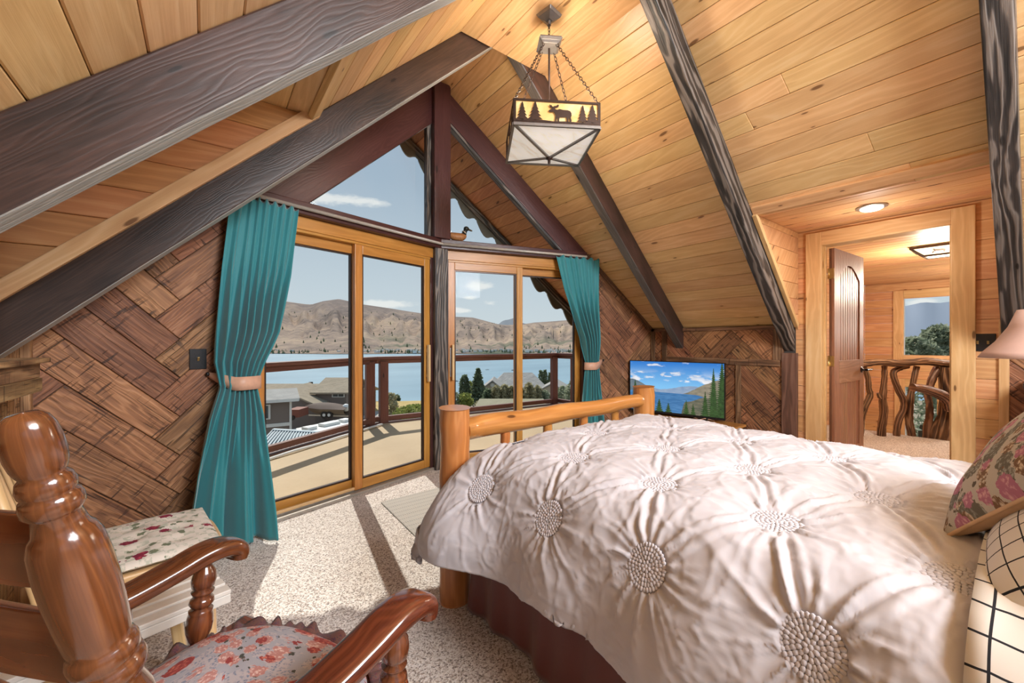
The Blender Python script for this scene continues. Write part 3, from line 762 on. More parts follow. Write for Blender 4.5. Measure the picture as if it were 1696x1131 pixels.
# ------------------------------------------------------------------ sliding doors
def slider(name, label, E, N, xA, xB, slide_first, parentlabel=None):
    A = Vector((xA, prow(xA), 0)); B = Vector((xB, prow(xB), 0)); L = (B - A).length
    root = thing(name, label, 'sliding door', tuple(A), kind='structure')
    def fb(mb, t0, t1, z0, z1, o0, o1, tone=None):
        f = lambda t, z, o: A + E * t + N * o + Vector((0, 0, z))
        mb.hexa([f(t0, z0, o0), f(t1, z0, o0), f(t1, z0, o1), f(t0, z0, o1), f(t0, z1, o0), f(t1, z1, o0), f(t1, z1, o1), f(t0, z1, o1)], tone)
    mb = MB(); fb(mb, 0, L, 1.985, ZT0, -.10, .012, .2); fb(mb, 0, L, 1.965, 1.985, -.085, .004, .6)
    mb.build('head_frame', 'sash', root, bevel=.003)
    for t in (0, L - .03):
        mb = MB(); fb(mb, t, t + .03, 0, ZT0, -.10, .010, .4 + t / 9); mb.build('jamb', 'maroon', root, bevel=.003)
    mb = MB(); fb(mb, 0, L, -.02, .022, -.10, .03, .2); fb(mb, 0, L, .022, .034, -.035, -.02, .2); mb.build('sill_track', 'track', root, bevel=.002)
    mid = L / 2
    for k in (0, 1):
        inner = (k == 0) == slide_first
        t0, t1 = (0.028, mid + .035) if k == 0 else (mid - .035, L - .028)
        o = -.045 if inner else -.092; sw = .066
        p = None
        mb = MB()
        fb(mb, t0, t0 + sw, .03, 1.97, o, o + .042, .11); fb(mb, t1 - sw, t1, .03, 1.97, o, o + .042, .63)
        fb(mb, t0 + sw, t1 - sw, .03, .105, o, o + .0415, .31); fb(mb, t0 + sw, t1 - sw, 1.895, 1.97, o, o + .0415, .83)
        p = mb.build('sliding_sash' if inner else 'fixed_sash', 'sash', root, bevel=.004)
        mb = MB(); q = .012
        fb(mb, t0 + sw, t0 + sw + q, .105, 1.895, o + .008, o + .034, .2); fb(mb, t1 - sw - q, t1 - sw, .105, 1.895, o + .008, o + .034, .2)
        fb(mb, t0 + sw + q, t1 - sw - q, .105, .105 + q, o + .008, o + .034, .2); fb(mb, t0 + sw + q, t1 - sw - q, 1.895 - q, 1.895, o + .008, o + .034, .2)
        mb.build('glazing_bead', 'metal_brown', p)
        mb = MB(); fb(mb, t0 + sw, t1 - sw, .105, 1.895, o + .018, o + .022); mb.build('pane', 'glass', p)
        if inner:
            tc = t0 + .03 if slide_first else t1 - .03
            mb = MB(); fb(mb, tc - .012, tc + .012, .86, 1.14, o + .042, o + .048); mb.build('handle_plate', 'steel', p, bevel=.002)
            tw = tc + (.012 if slide_first else -.012)
            mb = MB(); fb(mb, tw - .011, tw + .011, .83, 1.17, o + .062, o + .09, .5); fb(mb, tw - .008, tw + .008, .87, .90, o + .045, o + .065, .5); fb(mb, tw - .008, tw + .008, 1.10, 1.13, o + .045, o + .065, .5)
            mb.build('handle', 'maple', p, bevel=.004)
    return A, fb
A_, fb_ = slider('door_2', 'wide sliding glass door left of the centre post, beside the left curtain', E_L, N_L, .24, 1.703, False)
A2_, fb2_ = slider('door_3', 'sliding glass door right of the centre post, behind the log footboard', E_R, N_R, 1.837, 3.33, True)
mb = MB(); fb_(mb, .14, .76, .034, .055, -.03, -.008, .4); tag(mb.build('security_stick', 'maple', bevel=.003), 'slim wooden stick lying in the sill track of the left sliding door', 'stick')

# ------------------------------------------------------------------ deck outside
DZK = -.06
c1 = W(622, 0, 6.2); c2 = W(924, 0, 8.2)
D0 = Vector((-2.2, 4.62, 0)); D1 = Vector((c1.x, c1.y, 0)); D2 = Vector((c2.x, c2.y, 0)); D3 = Vector((D2.x + .05, 2.2, 0)); D0 = Vector((-1.2, 0, 0)); D0.y = D1.y - .66 * (D1.x + 1.2)
m_, t_ = new_mat('tan deck coating'); co = t_.n('ShaderNodeTexCoord', out=3)
n1 = t_.noise(co, 1.2, 4, .6); n2 = t_.noise(co, 40, 3, .6)
finish(t_, t_.ramp(t_.m('ADD', t_.m('MULTIPLY', n1, .7), t_.m('MULTIPLY', n2, .3)), [(.3, (.42, .295, .165)), (.7, (.50, .365, .22))]), .75, n2, .1, .003); M['deck'] = m_
mb = MB(); mb.prism([(D0.x, D0.y, DZK), (XL - .1, prow(XL), DZK), (RX, 3.44, DZK), (XR, prow(XR), DZK), (D3.x, D3.y, DZK), (D2.x, D2.y, DZK), (D1.x, D1.y, DZK)], (0, 0, -.12))
o = mb.build('balcony_floor', 'deck'); tag(o, 'tan coated balcony floor outside the sliding doors', 'balcony', kind='structure')
rl = thing('balcony_railing', 'reddish brown timber balcony railing with paired posts, above the lake', 'railing', (D1.x, D1.y, DZK))
RZ = .945
def railseg(a, b):
    up = Vector((0, 0, 1))
    mb = MB(); mb.beam(a + up * RZ, b + up * RZ, .15, .045); mb.build('top_rail', 'rail', rl, bevel=.006)
    mb = MB(); mb.beam(a + up * (RZ - .05), b + up * (RZ - .05), .05, .07); mb.build('sub_rail', 'rail', rl, bevel=.004)
    mb = MB(); mb.beam(a + up * (DZK + .07), b + up * (DZK + .07), .07, .07); mb.beam(a + up * (DZK - .07), b + up * (DZK - .07), .10, .16); mb.build('bottom_rail', 'rail', rl, bevel=.004)
railseg(D0, D1); railseg(D1, D2); railseg(D2, D3)
dA = (D1 - D0).normalized(); dB = (D2 - D1).normalized(); dC = (D3 - D2).normalized()
for p in (D1 - dA * .13, D1 + dB * .12, D2 - dB * .10, D2 + dC * .45, D1 - dA * 2.6, D1 - dA * 3.9, D2 + dC * 1.9):
    mb = MB(); mb.obox(p + Vector((0, 0, (RZ + DZK) / 2 - .02)), (.065, 0, 0), (0, .045, 0), (0, 0, (RZ - DZK) / 2 - .03)); mb.build('post', 'rail', rl, bevel=.005)
pts = [D0 + dA * t + Vector((.11, -.15, DZK + .02 + .004 * math.sin(t * 9))) for t in [1.2 + .12 * k for k in range(23)]]
mb = MB(); mb.tube(pts, .016, 8); tag(mb.build('rope_light', 'white'), 'thin white rope light lying along the foot of the left balcony railing', 'rope light')

# ------------------------------------------------------------------ curtains
def cloth(name, col, rough=.75, trans=.25, sheen=.3, weave=900, bstr=.08):
    m, t = new_mat(name); co = t.n('ShaderNodeTexCoord', out=3)
    nz = t.noise(co, 6, 3, .5); wv = t.noise(co, weave, 1, .5)
    c = t.mix(t.m('MULTIPLY', nz, .3), col, tuple(min(1, x * 1.25) for x in col))
    nrm = t.n('ShaderNodeBump', _Strength=bstr, _Distance=.002, _Height=wv)
    p = t.n('ShaderNodeBsdfPrincipled', out=None); t.set(p, 'Base Color', c); t.set(p, 'Roughness', rough); t.set(p, 'Sheen Weight', sheen); t.set(p, 'Normal', nrm); t.set(p, 'Specular IOR Level', .2)
    tr = t.n('ShaderNodeBsdfTranslucent', c)
    t.n('ShaderNodeOutputMaterial', t.n('ShaderNodeMixShader', trans, p.outputs[0], tr) if trans else p.outputs[0], out=None); return m
M['teal'] = cloth('teal curtain cloth', (.040, .245, .275), .5, .12, .4)
M['peach'] = flat('peach satin tieback', (.62, .36, .25), .45)
def plane_hit(u, P0, N, off):
    d = FW + RT * ((u - 848) / FPX); t = (off + P0.x * N.x + P0.y * N.y) / (d.x * N.x + d.y * N.y); return d * t, t
def curtain(label, P0, E, N, rows, K, phase, hook_uv, tie_v, group, flip=1):
    tab = []
    for (v, uL, uR, off) in rows:
        a, ta = plane_hit(uL, P0, N, off); b, tb = plane_hit(uR, P0, N, off)
        tab.append((CAMZ - (v - 566) / FPX * (ta + tb) / 2, (a - P0).dot(E), (b - P0).dot(E), off))
    tab.sort(key=lambda r: -r[0]); ztop, zbot = tab[0][0], max(.012, tab[-1][0])
    zt_ = CAMZ - (tie_v - 566) / FPX * ((plane_hit(hook_uv[0], P0, N, .1)[1]))
    zs = np.array([r[0] for r in tab])[::-1]
    def at(z, k): return float(np.interp(z, zs, np.array([r[k] for r in tab])[::-1]))
    NZ, NS = 90, 150; P = []
    for i in range(NZ + 1):
        z = ztop + (zbot - ztop) * i / NZ; aL, aR, off = at(z, 1), at(z, 2), at(z, 3); row = []
        d = abs(z - zt_); A = .014 + .024 * min(1, max(0, (ztop - z) / .6)); A *= (.72 + .45 * math.sin(5 * z + 2)); A *= min(1, .35 + d / .35)
        if z < zt_: A = .022 + .05 * min(1, (zt_ - z) / .8)
        hem = .006 * math.sin(i)
        for j in range(NS + 1):
            s = j / NS; ph = phase + 1.7 * math.sin(2.3 * s + .6 * z) + .9 * math.sin(7 * s + 1.3 * z) + .5 * math.sin(13 * s + .8 * z)
            kk = K if z > zt_ else K * (1 - .0 * s)
            wv_ = math.sin(2 * PI * kk * s + ph) 
            wv_ = math.copysign(abs(wv_) ** .8, wv_) + .35 * math.sin(2 * PI * kk * 2.1 * s + 3 * ph + 1.1 * z)
            if z < zt_: 
                b_ = min(1, (zt_ - z) / .5); wv_ = wv_ * (1 - .86 * b_) + b_ * (.85 * math.sin(2 * PI * 3.1 * s + 1.3 + phase + .5 * z) + .35 * math.sin(2 * PI * 5.3 * s + phase * 3))
            t = aL + (aR - aL) * (s + .012 * math.sin(2 * PI * kk * s + 1.2 + ph))
            sag = 0
            q = P0 + E * t + N * (off + A * wv_); row.append((q.x, q.y, z + (.010 * wv_ if i == 0 else 0)))
        P.append(row)
    mb = MB(); mb.grid(P)
    c = mb.build('curtain', 'teal'); sol = c.modifiers.new('thickness', 'SOLIDIFY'); sol.thickness = .003
    tag(c, label, 'curtain', group)
    # stitched header
    mb = MB(); rows2 = []
    for dz_ in (0, .012, .028, .04):
        rows2.append([(x + N.x * .003, y + N.y * .003, z - dz_ * 1.0) for (x, y, z) in P[0]])
    # tieback
    aL, aR, off = at(zt_, 1), at(zt_, 2), at(zt_, 3)
    hk, _ = plane_hit(hook_uv[0], P0, N, .02); hz = CAMZ - (hook_uv[1] - 566) / FPX * _
    cen = P0 + E * ((aL + aR) / 2) + N * off; w2 = abs(aR - aL) / 2 + .018
    hkp = Vector((hk.x, hk.y, hz)); rows3 = []
    sgn = 1 if (hk - cen).dot(E) > 0 else -1
    path = []
    far = cen - E * sgn * w2
    for th in np.linspace(-PI * .5, PI * .5, 17):      # round the far side of the gathered cloth
        path.append(cen + N * (.055 * -math.sin(th)) * -1 - E * sgn * (w2 * math.cos(th)))
    front = [q for q in path]
    front = sorted(front, key=lambda q: (q - cen).dot(N))
    hk0 = Vector((hk.x, hk.y, 0)); fr = cen + N * .058; bk = cen - N * .055
    ringp = []
    for k in range(9): ringp.append(hk0 + (bk + E * sgn * w2 * .6 - hk0) * (k / 8))
    for th in np.linspace(-PI / 2, PI / 2, 19): ringp.append(cen + N * (.056 * math.sin(th)) - E * sgn * w2 * math.cos(th))
    for k in range(1, 10): ringp.append(fr + (hk0 - fr) * (k / 9) + N * (.02 * math.sin(PI * k / 9)))
    n = len(ringp); mb = MB(); R0 = [[], [], []]
    for k, q in enumerate(ringp):
        dist = min(1, (q - hk0).length / max(.05, (cen - hk0).length)); zc = hz + (zt_ - hz) * dist; hw = .012 + .028 * min(1, dist * 1.15)
        for m, o_ in enumerate((-hw, 0, hw)): R0[m].append((q.x, q.y, zc + o_))
    mb.grid(R0); tb = mb.build('tieback', 'peach'); so = tb.modifiers.new('t', 'SOLIDIFY'); so.thickness = .004
    tag(tb, label.replace('floor-length teal curtain', 'peach fabric tieback gathering the teal curtain').replace('narrow teal curtain', 'short peach tieback round the teal curtain').replace(', gathered by a peach tieback', ''), 'tieback', 'peach curtain tiebacks')
    mb = MB(); mb.ellipsoid((hk.x + N.x * .01, hk.y + N.y * .01, hz), (.012, .012, .012), 10, 6); mb.tube([(hk.x - N.x * .025, hk.y - N.y * .025, hz), (hk.x + N.x * .01, hk.y + N.y * .01, hz)], .005, 8)
    mb.build('hook', 'black', tb)
PLc = Vector((XL, prow(XL), 0)); PRc = Vector((RX, 3.5, 0))
curtain('floor-length teal curtain on the left of the glass wall, gathered by a peach tieback', PLc, E_L, N_L,
        [(334, 384, 494, .10), (450, 369, 480, .12), (550, 360, 460, .13), (600, 356, 438, .13), (640, 364, 424, .12), (690, 345, 434, .16), (780, 320, 442, .19), (850, 305, 448, .22), (912, 297, 452, .24)],
        8, .4, (343, 620), 638, 'teal curtains')
curtain('narrow teal curtain right of the glass wall behind the footboard, gathered by a peach tieback', PRc, E_R, N_R,
        [(427, 922, 991, .09), (480, 935, 991, .10), (560, 962, 992, .10), (604, 971, 991, .10), (640, 968, 994, .12), (700, 964, 1000, .14), (757, 960, 1004, .15)],
        6, 1.4, (998, 597), 606, 'teal curtains')

# ------------------------------------------------------------------ duck, switches, ledge
duck = thing('duck_figurine', 'small wooden mallard decoy with dark head standing on the ledge right of the centre post', 'duck', (0, 0, 0))
pc, tc = plane_hit(757, PRc, N_R, .02); dz0 = ZT1
Ed = E_R
def dk(a, n, z): return Vector((pc.x, pc.y, dz0)) + Ed * a + N_R * n + Vector((0, 0, z))
M['duck_body'] = wood('painted duck body', (.10, .03, .01), (.40, .19, .07), (.60, .38, .18), .45, 0, .2)
M['duck_head'] = flat('dark green duck head', (.015, .02, .018), .4); M['bill'] = flat('duck bill', (.10, .08, .05), .4); M['white_spot'] = flat('white cheek', (.5, .47, .4), .5)
mb = MB(); sec = [(-.115, .075, .004, .006), (-.10, .070, .018, .012), (-.07, .05, .034, .032), (-.02, .043, .045, .042), (.03, .042, .043, .041), (.07, .050, .032, .036), (.09, .060, .015, .018)]
rows = []
for (a, zc, rw, rh) in sec: rows.append([dk(a, rw * math.cos(t), max(.0, zc + rh * math.sin(t))) for t in np.linspace(0, 2 * PI, 17)[:-1]])
mb.grid(rows, None, .4, True); mb.build('body', 'duck_body', duck, sub=1)
mb = MB(); mb.tube([dk(.065, 0, .07), dk(.078, 0, .10), dk(.085, 0, .12)], [.026, .019, .020], 12); mb.ellipsoid(dk(.092, 0, .132), (.028, .024, .023), 14, 10); mb.build('head', 'duck_head', duck)
mb = MB(); mb.tube([dk(.112, 0, .128), dk(.135, 0, .120), dk(.152, 0, .116)], [.010, .009, .005], 10); mb.build('bill', 'bill', duck)
mb = MB(); mb.tube([dk(.068, 0, .088), dk(.074, 0, .096)], .0245, 12); mb.build('neck_ring', 'white_spot', duck)

def switch(label, P, ex, n, w_, h_, toggles, group):
    P, ex, n = Vector(P), Vector(ex), Vector(n)
    mb = MB(); mb.obox(P + n * .004, ex * w_ / 2, (0, 0, h_ / 2), n * .004)
    o = mb.build('light_switch', 'black', bevel=.002); tag(o, label, 'light switch', group)
    for tx in toggles:
        mb = MB(); mb.obox(P + ex * tx + n * .010, ex * .005, Vector((0, 0, .011)) + n * .003, n * .007); mb.build('toggle', 'brass', o, bevel=.001)
ps, ts = plane_hit(327.5, PLc, N_L, .014)
switch('black single light switch on the herringbone wall left of the teal curtain', (ps.x, ps.y, CAMZ - 29 / FPX * ts), E_L, N_L, .082, .118, [0], 'black light switches')
switch('black double light switch on the pine boards right of the doorway', (XR, y_at(1628, XR), 1.193), (0, -1, 0), (-1, 0, 0), .115, .118, [-.023, .023], 'black light switches')

mb = MB()
mb.box((XL, .2, 1.0), (XL + .135, 2.46, 1.055), .3); mb.box((XL, .2, 1.055), (XL + .13, 2.455, 1.115), .7); mb.box((XL, .15, 1.115), (XL + .155, 2.475, 1.135), .5)
o = mb.build('wall_ledge', 'ledge', bevel=.004); tag(o, 'rustic wooden ledge on the left knee wall at the edge of the photo', 'ledge')
# ------------------------------------------------------------------ value noise for cloth
def vnoise(x, y, seed=0):
    rs = np.random.RandomState(seed); G = rs.rand(64, 64)
    xi, yi = np.floor(x).astype(int), np.floor(y).astype(int); fx, fy = x - xi, y - yi
    fx, fy = fx * fx * (3 - 2 * fx), fy * fy * (3 - 2 * fy); g = lambda a, b: G[a % 64, b % 64]
    return (g(xi, yi) * (1 - fx) + g(xi + 1, yi) * fx) * (1 - fy) + (g(xi, yi + 1) * (1 - fx) + g(xi + 1, yi + 1) * fx) * fy

# ------------------------------------------------------------------ log bed
bed = thing('log_bed', 'varnished pine log bed with round posts, its foot towards the window', 'bed', (1.66, .6, 0))
def logp(x, y, z0, z1, r, nm, seed):
    rnd = random.Random(seed); mb = MB(); pts = []; rr = []
    for k in range(15):
        z = z0 + (z1 - z0) * k / 14; pts.append((x + rnd.uniform(-.002, .002), y + rnd.uniform(-.002, .002), z)); rr.append(r * (1 + .035 * math.sin(k * .9 + seed) + rnd.uniform(-.01, .01)) * (.93 if k in (0, 14) else 1))
    mb.tube(pts, rr, 28, True, rnd.random()); return mb.build(nm, 'log', bed, bevel=.006)
for (x, y, z1, sd_) in ((.930, 1.665, .892, 1), (2.40, 1.665, .892, 2), (.93, -.52, 1.15, 3), (2.40, -.52, 1.15, 4)):
    logp(x, y, 0, z1, .070, 'post', sd_)
def logh(a, b, r0, r1, nm, seed):
    a, b = Vector(a), Vector(b); rnd = random.Random(seed); n = 17
    mb = MB(); pts = [a + (b - a) * k / (n - 1) + Vector((0, rnd.uniform(-.002, .002), .004 * math.sin(k))) for k in range(n)]
    rr = [(r0 + (r1 - r0) * k / (n - 1)) * (1 + .03 * math.sin(k * 1.3 + seed)) for k in range(n)]
    mb.tube(pts, rr, 24, True, rnd.random()); return mb.build(nm, 'log', bed)
logh((.98, 1.665, .785), (2.37, 1.665, .80), .056, .043, 'foot_rail', 5)
logh((.98, 1.665, .33), (2.37, 1.665, .33), .05, .045, 'foot_rail', 6)
for k in range(4): logh((1.22 + k * .29, 1.665, .36), (1.22 + k * .29, 1.665, .76), .027, .025, 'spindle', 7 + k)
logh((.985, -.52, 1.02), (2.37, -.52, 1.02), .05, .05, 'head_rail', 12)
for k in range(4): logh((1.22 + k * .29, -.52, .4), (1.22 + k * .29, -.52, .98), .027, .025, 'spindle', 20 + k)
for x in (1.0, 2.33): logh((x, -.46, .30), (x, 1.6, .30), .04, .04, 'side_rail', 15)
mb = MB(); mb.box((1.02, -.47, .34), (2.31, 1.56, .50)); mb.build('box_spring', 'white', bed, bevel=.02)
# mattress
mt = MB(); mt.box((1.0, -.46, .50), (2.33, 1.55, .70)); o = mt.build('mattress', 'white', bevel=.05, seg=3); tag(o, 'mattress hidden under the comforter on the log bed', 'mattress')
# bed skirt
M['skirt'] = cloth('maroon satin bed skirt', (.145, .045, .040), .40, .0, .25)
mb = MB(); P = []
for i in range(24):
    z = .50 - (.50 - .012) * i / 23; row = []
    for j in range(260):
        t = j / 259; y = -.45 + 2.0 * t
        f = (.5 - z) / .5; off = f * (.010 * math.sin(y * 21 + 2 * math.sin(y * 4)) + .006 * math.sin(y * 47) + .03) + f * .015 * math.sin(y * 9 + z * 7)
        row.append((.975 - off, y, z))
    P.append(row)
mb.grid(P)
P = []
for i in range(8):
    z = .50 - .48 * i / 7; P.append([(.975 + 1.375 * j / 40, 1.575 + .006 * math.sin(j), z) for j in range(41)])
mb.grid(P)
P = []
for i in range(8):
    z = .50 - .48 * i / 7; P.append([(2.355 + .006 * math.sin(j), -.45 + 2.0 * j / 40, z) for j in range(41)])
mb.grid(P)
o = mb.build('bed_skirt', 'skirt'); so = o.modifiers.new('t', 'SOLIDIFY'); so.thickness = .003; tag(o, 'dark maroon bed skirt hanging from the bed to the carpet', 'bed skirt')

# ------------------------------------------------------------------ comforter
prof = [(.862, .355), (.866, .44), (.895, .56), (.945, .655), (1.04, .722), (1.16, .745), (1.40, .757), (1.66, .762), (1.95, .752), (2.2, .732), (2.34, .690), (2.43, .620), (2.48, .53), (2.50, .44), (2.505, .355)]
def crom(pts, n):
    out = []
    P_ = [pts[0]] + list(pts) + [pts[-1]]
    for i in range(len(pts) - 1):
        p0, p1, p2, p3 = [np.array(q, float) for q in P_[i:i + 4]]
        for k in range(n):
            t = k / n; out.append(.5 * ((2 * p1) + (-p0 + p2) * t + (2 * p0 - 5 * p1 + 4 * p2 - p3) * t * t + (-p0 + 3 * p1 - 3 * p2 + p3) * t ** 3))
    out.append(np.array(pts[-1], float)); return np.array(out)
pp = crom(prof, 30); al = np.concatenate([[0], np.cumsum(np.linalg.norm(np.diff(pp, axis=0), axis=1))])
yp = crom([(-.44, 0), (0, 0), (.6, 0), (1.2, -.0), (1.40, -.012), (1.50, -.05), (1.555, -.12), (1.57, -.22), (1.575, -.34), (1.575, -.40)], 30)
bl = np.concatenate([[0], np.cumsum(np.linalg.norm(np.diff(yp, axis=0), axis=1))])
NA, NB = int(al[-1] / .0058), int(bl[-1] / .0062)
aa = np.linspace(0, al[-1], NA); bb = np.linspace(0, bl[-1], NB)
X = np.interp(aa, al, pp[:, 0]); Z = np.interp(aa, al, pp[:, 1]); Y = np.interp(bb, bl, yp[:, 0]); DB = -np.interp(bb, bl, yp[:, 1])
A2, B2 = np.meshgrid(aa, bb); XX, YY = np.meshgrid(X, Y); DA, DBB = np.meshgrid(np.maximum(.762 - Z, 0), np.maximum(DB, 0))
Dm = (DA ** 3 + DBB ** 3) ** (1 / 3.)
ss = lambda t: np.clip(t, 0, 1) ** 2 * (3 - 2 * np.clip(t, 0, 1))
fl = ss(DA / .38) * ss((YY - 1.02) / .5) * (XX < 1.5)
flr = ss(DA / .38) * ss((YY - 1.02) / .5) * (XX > 1.9)
hemw = .02 * np.sin(B2 * 13) + .012 * np.sin(B2 * 29 + 1)
lim = .41 + .07 * fl + hemw
Dm = np.where(Dm > lim, lim, Dm)
BX = XX - .15 * fl + .05 * flr; BY = YY - .0 * fl; BZ = .762 - Dm
BX = BX - .018 * ss(DA / .3) * np.sin(B2 * 14 + .6) * (XX < 1.2)
def grads(Q, ax): return np.gradient(Q, axis=ax)
def normals(x, y, z):
    ua = np.stack([grads(x, 1), grads(y, 1), grads(z, 1)], -1); ub = np.stack([grads(x, 0), grads(y, 0), grads(z, 0)], -1)
    n = np.cross(ua, ub); n /= np.maximum(np.linalg.norm(n, axis=-1, keepdims=True), 1e-9); return n
NN = normals(BX, BY, BZ)
def a_of_x(x): return float(np.interp(x, pp[:, 0], al))
def a_of_z(z): return float(np.interp(z, pp[:140, 1], al[:140]))
cent = []
for y in (-.09, .267, .622, .99, 1.35): cent.append((a_of_z(.615), y))
for y in (.095, .408, .734, 1.10, 1.466): cent.append((a_of_x(1.14), y))
for y in (-.06, .28, .60, .92, 1.28): cent.append((a_of_x(1.475), y))
for y in (.13, .48, .80, 1.12, 1.49): cent.append((a_of_x(1.84), y))
for y in (.02, .35, .65, .98, 1.38): cent.append((a_of_x(2.20), y))
for y in (.2, .53, .86, 1.2): cent.append((a_of_x(2.40) + .06, y))
cent = [(a, float(np.interp(y, yp[:, 0], bl))) for a, y in cent]
RS = np.random.RandomState(3); r1 = np.full(A2.shape, 9.0); pleat = np.zeros(A2.shape); 
wob = vnoise(A2 * 14, B2 * 14, 5) - .5; wob2 = vnoise(A2 * 30, B2 * 30, 6) - .5
for (ca_, cb_) in cent:
    dx, dy = A2 - ca_, B2 - cb_; r = np.hypot(dx, dy); th = np.arctan2(dy, dx); r1 = np.minimum(r1, r)
    f1, f2, f3 = RS.rand(3) * 6.28
    rr_ = np.maximum(0, r - .05)
    w1 = np.exp(-rr_ / .055) * (r > .045); w2_ = np.exp(-rr_ / .13) * (r > .05)
    k1 = 1 - np.abs(np.sin(9 * th + f1 + 1.2 * wob + 3 * r)); k2 = 1 - np.abs(np.sin(3 * th + f2 + 1.8 * wob)); k3 = 1 - np.abs(np.sin(14 * th + f3 + 2 * wob))
    k4 = 1 - np.abs(np.sin(5.5 * th + f3 + 2.2 * wob)); w3_ = np.exp(-rr_ / .085) * (r > .05)
    pleat += w1 * (.0052 * k1 + .0030 * k3) + w3_ * (.0062 * k4 ** 3 + .0034 * k1 ** 3) + w2_ * (.0060 * k2 ** 5 + .0045 * k4 ** 6)
line = np.zeros(A2.shape)
for i, p in enumerate(cent):
    for q in cent[i + 1:]:
        d = math.hypot(p[0] - q[0], p[1] - q[1])
        if .1 < abs(p[0] - q[0]) < .45 and d < .47:
            ux, uy = (q[0] - p[0]) / d, (q[1] - p[1]) / d
            tt = (A2 - p[0]) * ux + (B2 - p[1]) * uy; pd = (A2 - p[0]) * -uy + (B2 - p[1]) * ux + .018 * (wob)
            on = ss((tt - .04) / .04) * ss((d - .04 - tt) / .04)
            line += on * (.62 + .5 * wob2) * (-.011 * np.exp(-(pd / .007) ** 2) + .0065 * np.exp(-((pd - .016) / .008) ** 2) - .004 * np.exp(-((pd - .030) / .005) ** 2) + .006 * np.exp(-((pd + .017) / .009) ** 2) - .003 * np.exp(-((pd + .033) / .005) ** 2))
puff = .027 * (1 - np.exp(-(np.maximum(0, r1 - .04) / .070) ** 1.3))
small = .006 * (vnoise(A2 * 11 + B2 * 4, B2 * 7 - A2 * 3, 9) - .5) + .004 * (wob2)
cw = 1 - np.abs(np.sin(vnoise(A2 * 6 + 3 * wob, B2 * 4, 12) * 13)); cw2 = 1 - np.abs(np.sin(vnoise(A2 * 9, B2 * 12 + 2 * wob, 13) * 10)); small += .0030 * cw ** 4 + .0018 * cw2 ** 3
H_ = puff + pleat + line * ss((r1 - .05) / .05) + small * ss(r1 / .1)
H_ = np.where(r1 < .056, .004, H_)
CX, CY, CZ = BX + NN[..., 0] * H_, BY + NN[..., 1] * H_, BZ + NN[..., 2] * H_
CY = np.minimum(CY, 1.600)
# keep clear of the foot post
dpx, dpy = CX - .93, CY - 1.665; dd = np.hypot(dpx, dpy); push = np.maximum(0, .082 - dd); ok = push > 0
CX = np.where(ok, CX - push * .3, CX); CY = np.where(ok, CY - push * 1.1, CY)
M['comforter'] = cloth('pale lilac grey satin comforter', (.50, .485, .52), .58, .0, .1, 1500, .03)
me = bpy.data.meshes.new('comforter'); vv = np.stack([CX, CY, CZ], -1).reshape(-1, 3)
idx = np.arange(NA * NB).reshape(NB, NA); q = np.stack([idx[:-1, :-1], idx[:-1, 1:], idx[1:, 1:], idx[1:, :-1]], -1).reshape(-1, 4)
me.from_pydata(vv.tolist(), [], q.tolist()); me.polygons.foreach_set('use_smooth', [True] * len(q)); me.materials.append(M['comforter']); me.update()
comf = bpy.data.objects.new('comforter', me); COL.objects.link(comf); so = comf.modifiers.new('t', 'SOLIDIFY'); so.thickness = .012; so.offset = -1
tag(comf, 'pale lilac-grey ruched comforter with gathered round medallions spread over the bed', 'comforter')
M['medallion'] = cloth('ruched medallion', (.52, .505, .545), .55, .0, .15, 1500, .03)
mb = MB(); rnd = random.Random(5)
for k, rr_ in enumerate((.0, .0105, .021, .0315, .042, .0525)):
    n_ = 1 if k == 0 else int(2 * PI * rr_ / .0088)
    for j in range(n_):
        t = 2 * PI * j / n_ + k * .4; mb.ellipsoid((rr_ * math.cos(t), rr_ * math.sin(t), .0036 + rnd.uniform(-.0006, .0006)), (.0072, .0056, .0026), 7, 4, .5, Matrix.Rotation(t, 3, 'Z'))
proto = None
for (ca_, cb_) in cent:
    i, j = int(np.argmin(np.abs(bb - cb_))), int(np.argmin(np.abs(aa - ca_)))
    if j < 3 or j > NA - 4: continue
    n = Vector(NN[i, j]); p = Vector((CX[i, j], CY[i, j], CZ[i, j]))
    if proto is None: proto = mb.build('ruched_medallion', 'medallion', comf); o = proto
    else: o = proto.copy(); COL.objects.link(o); o.parent = comf
    o.location = p - n * .0015; o.rotation_mode = 'QUATERNION'; o.rotation_quaternion = n.to_track_quat('Z', 'Y') @ Matrix.Rotation(random.random() * 6, 3, 'Z').to_quaternion()

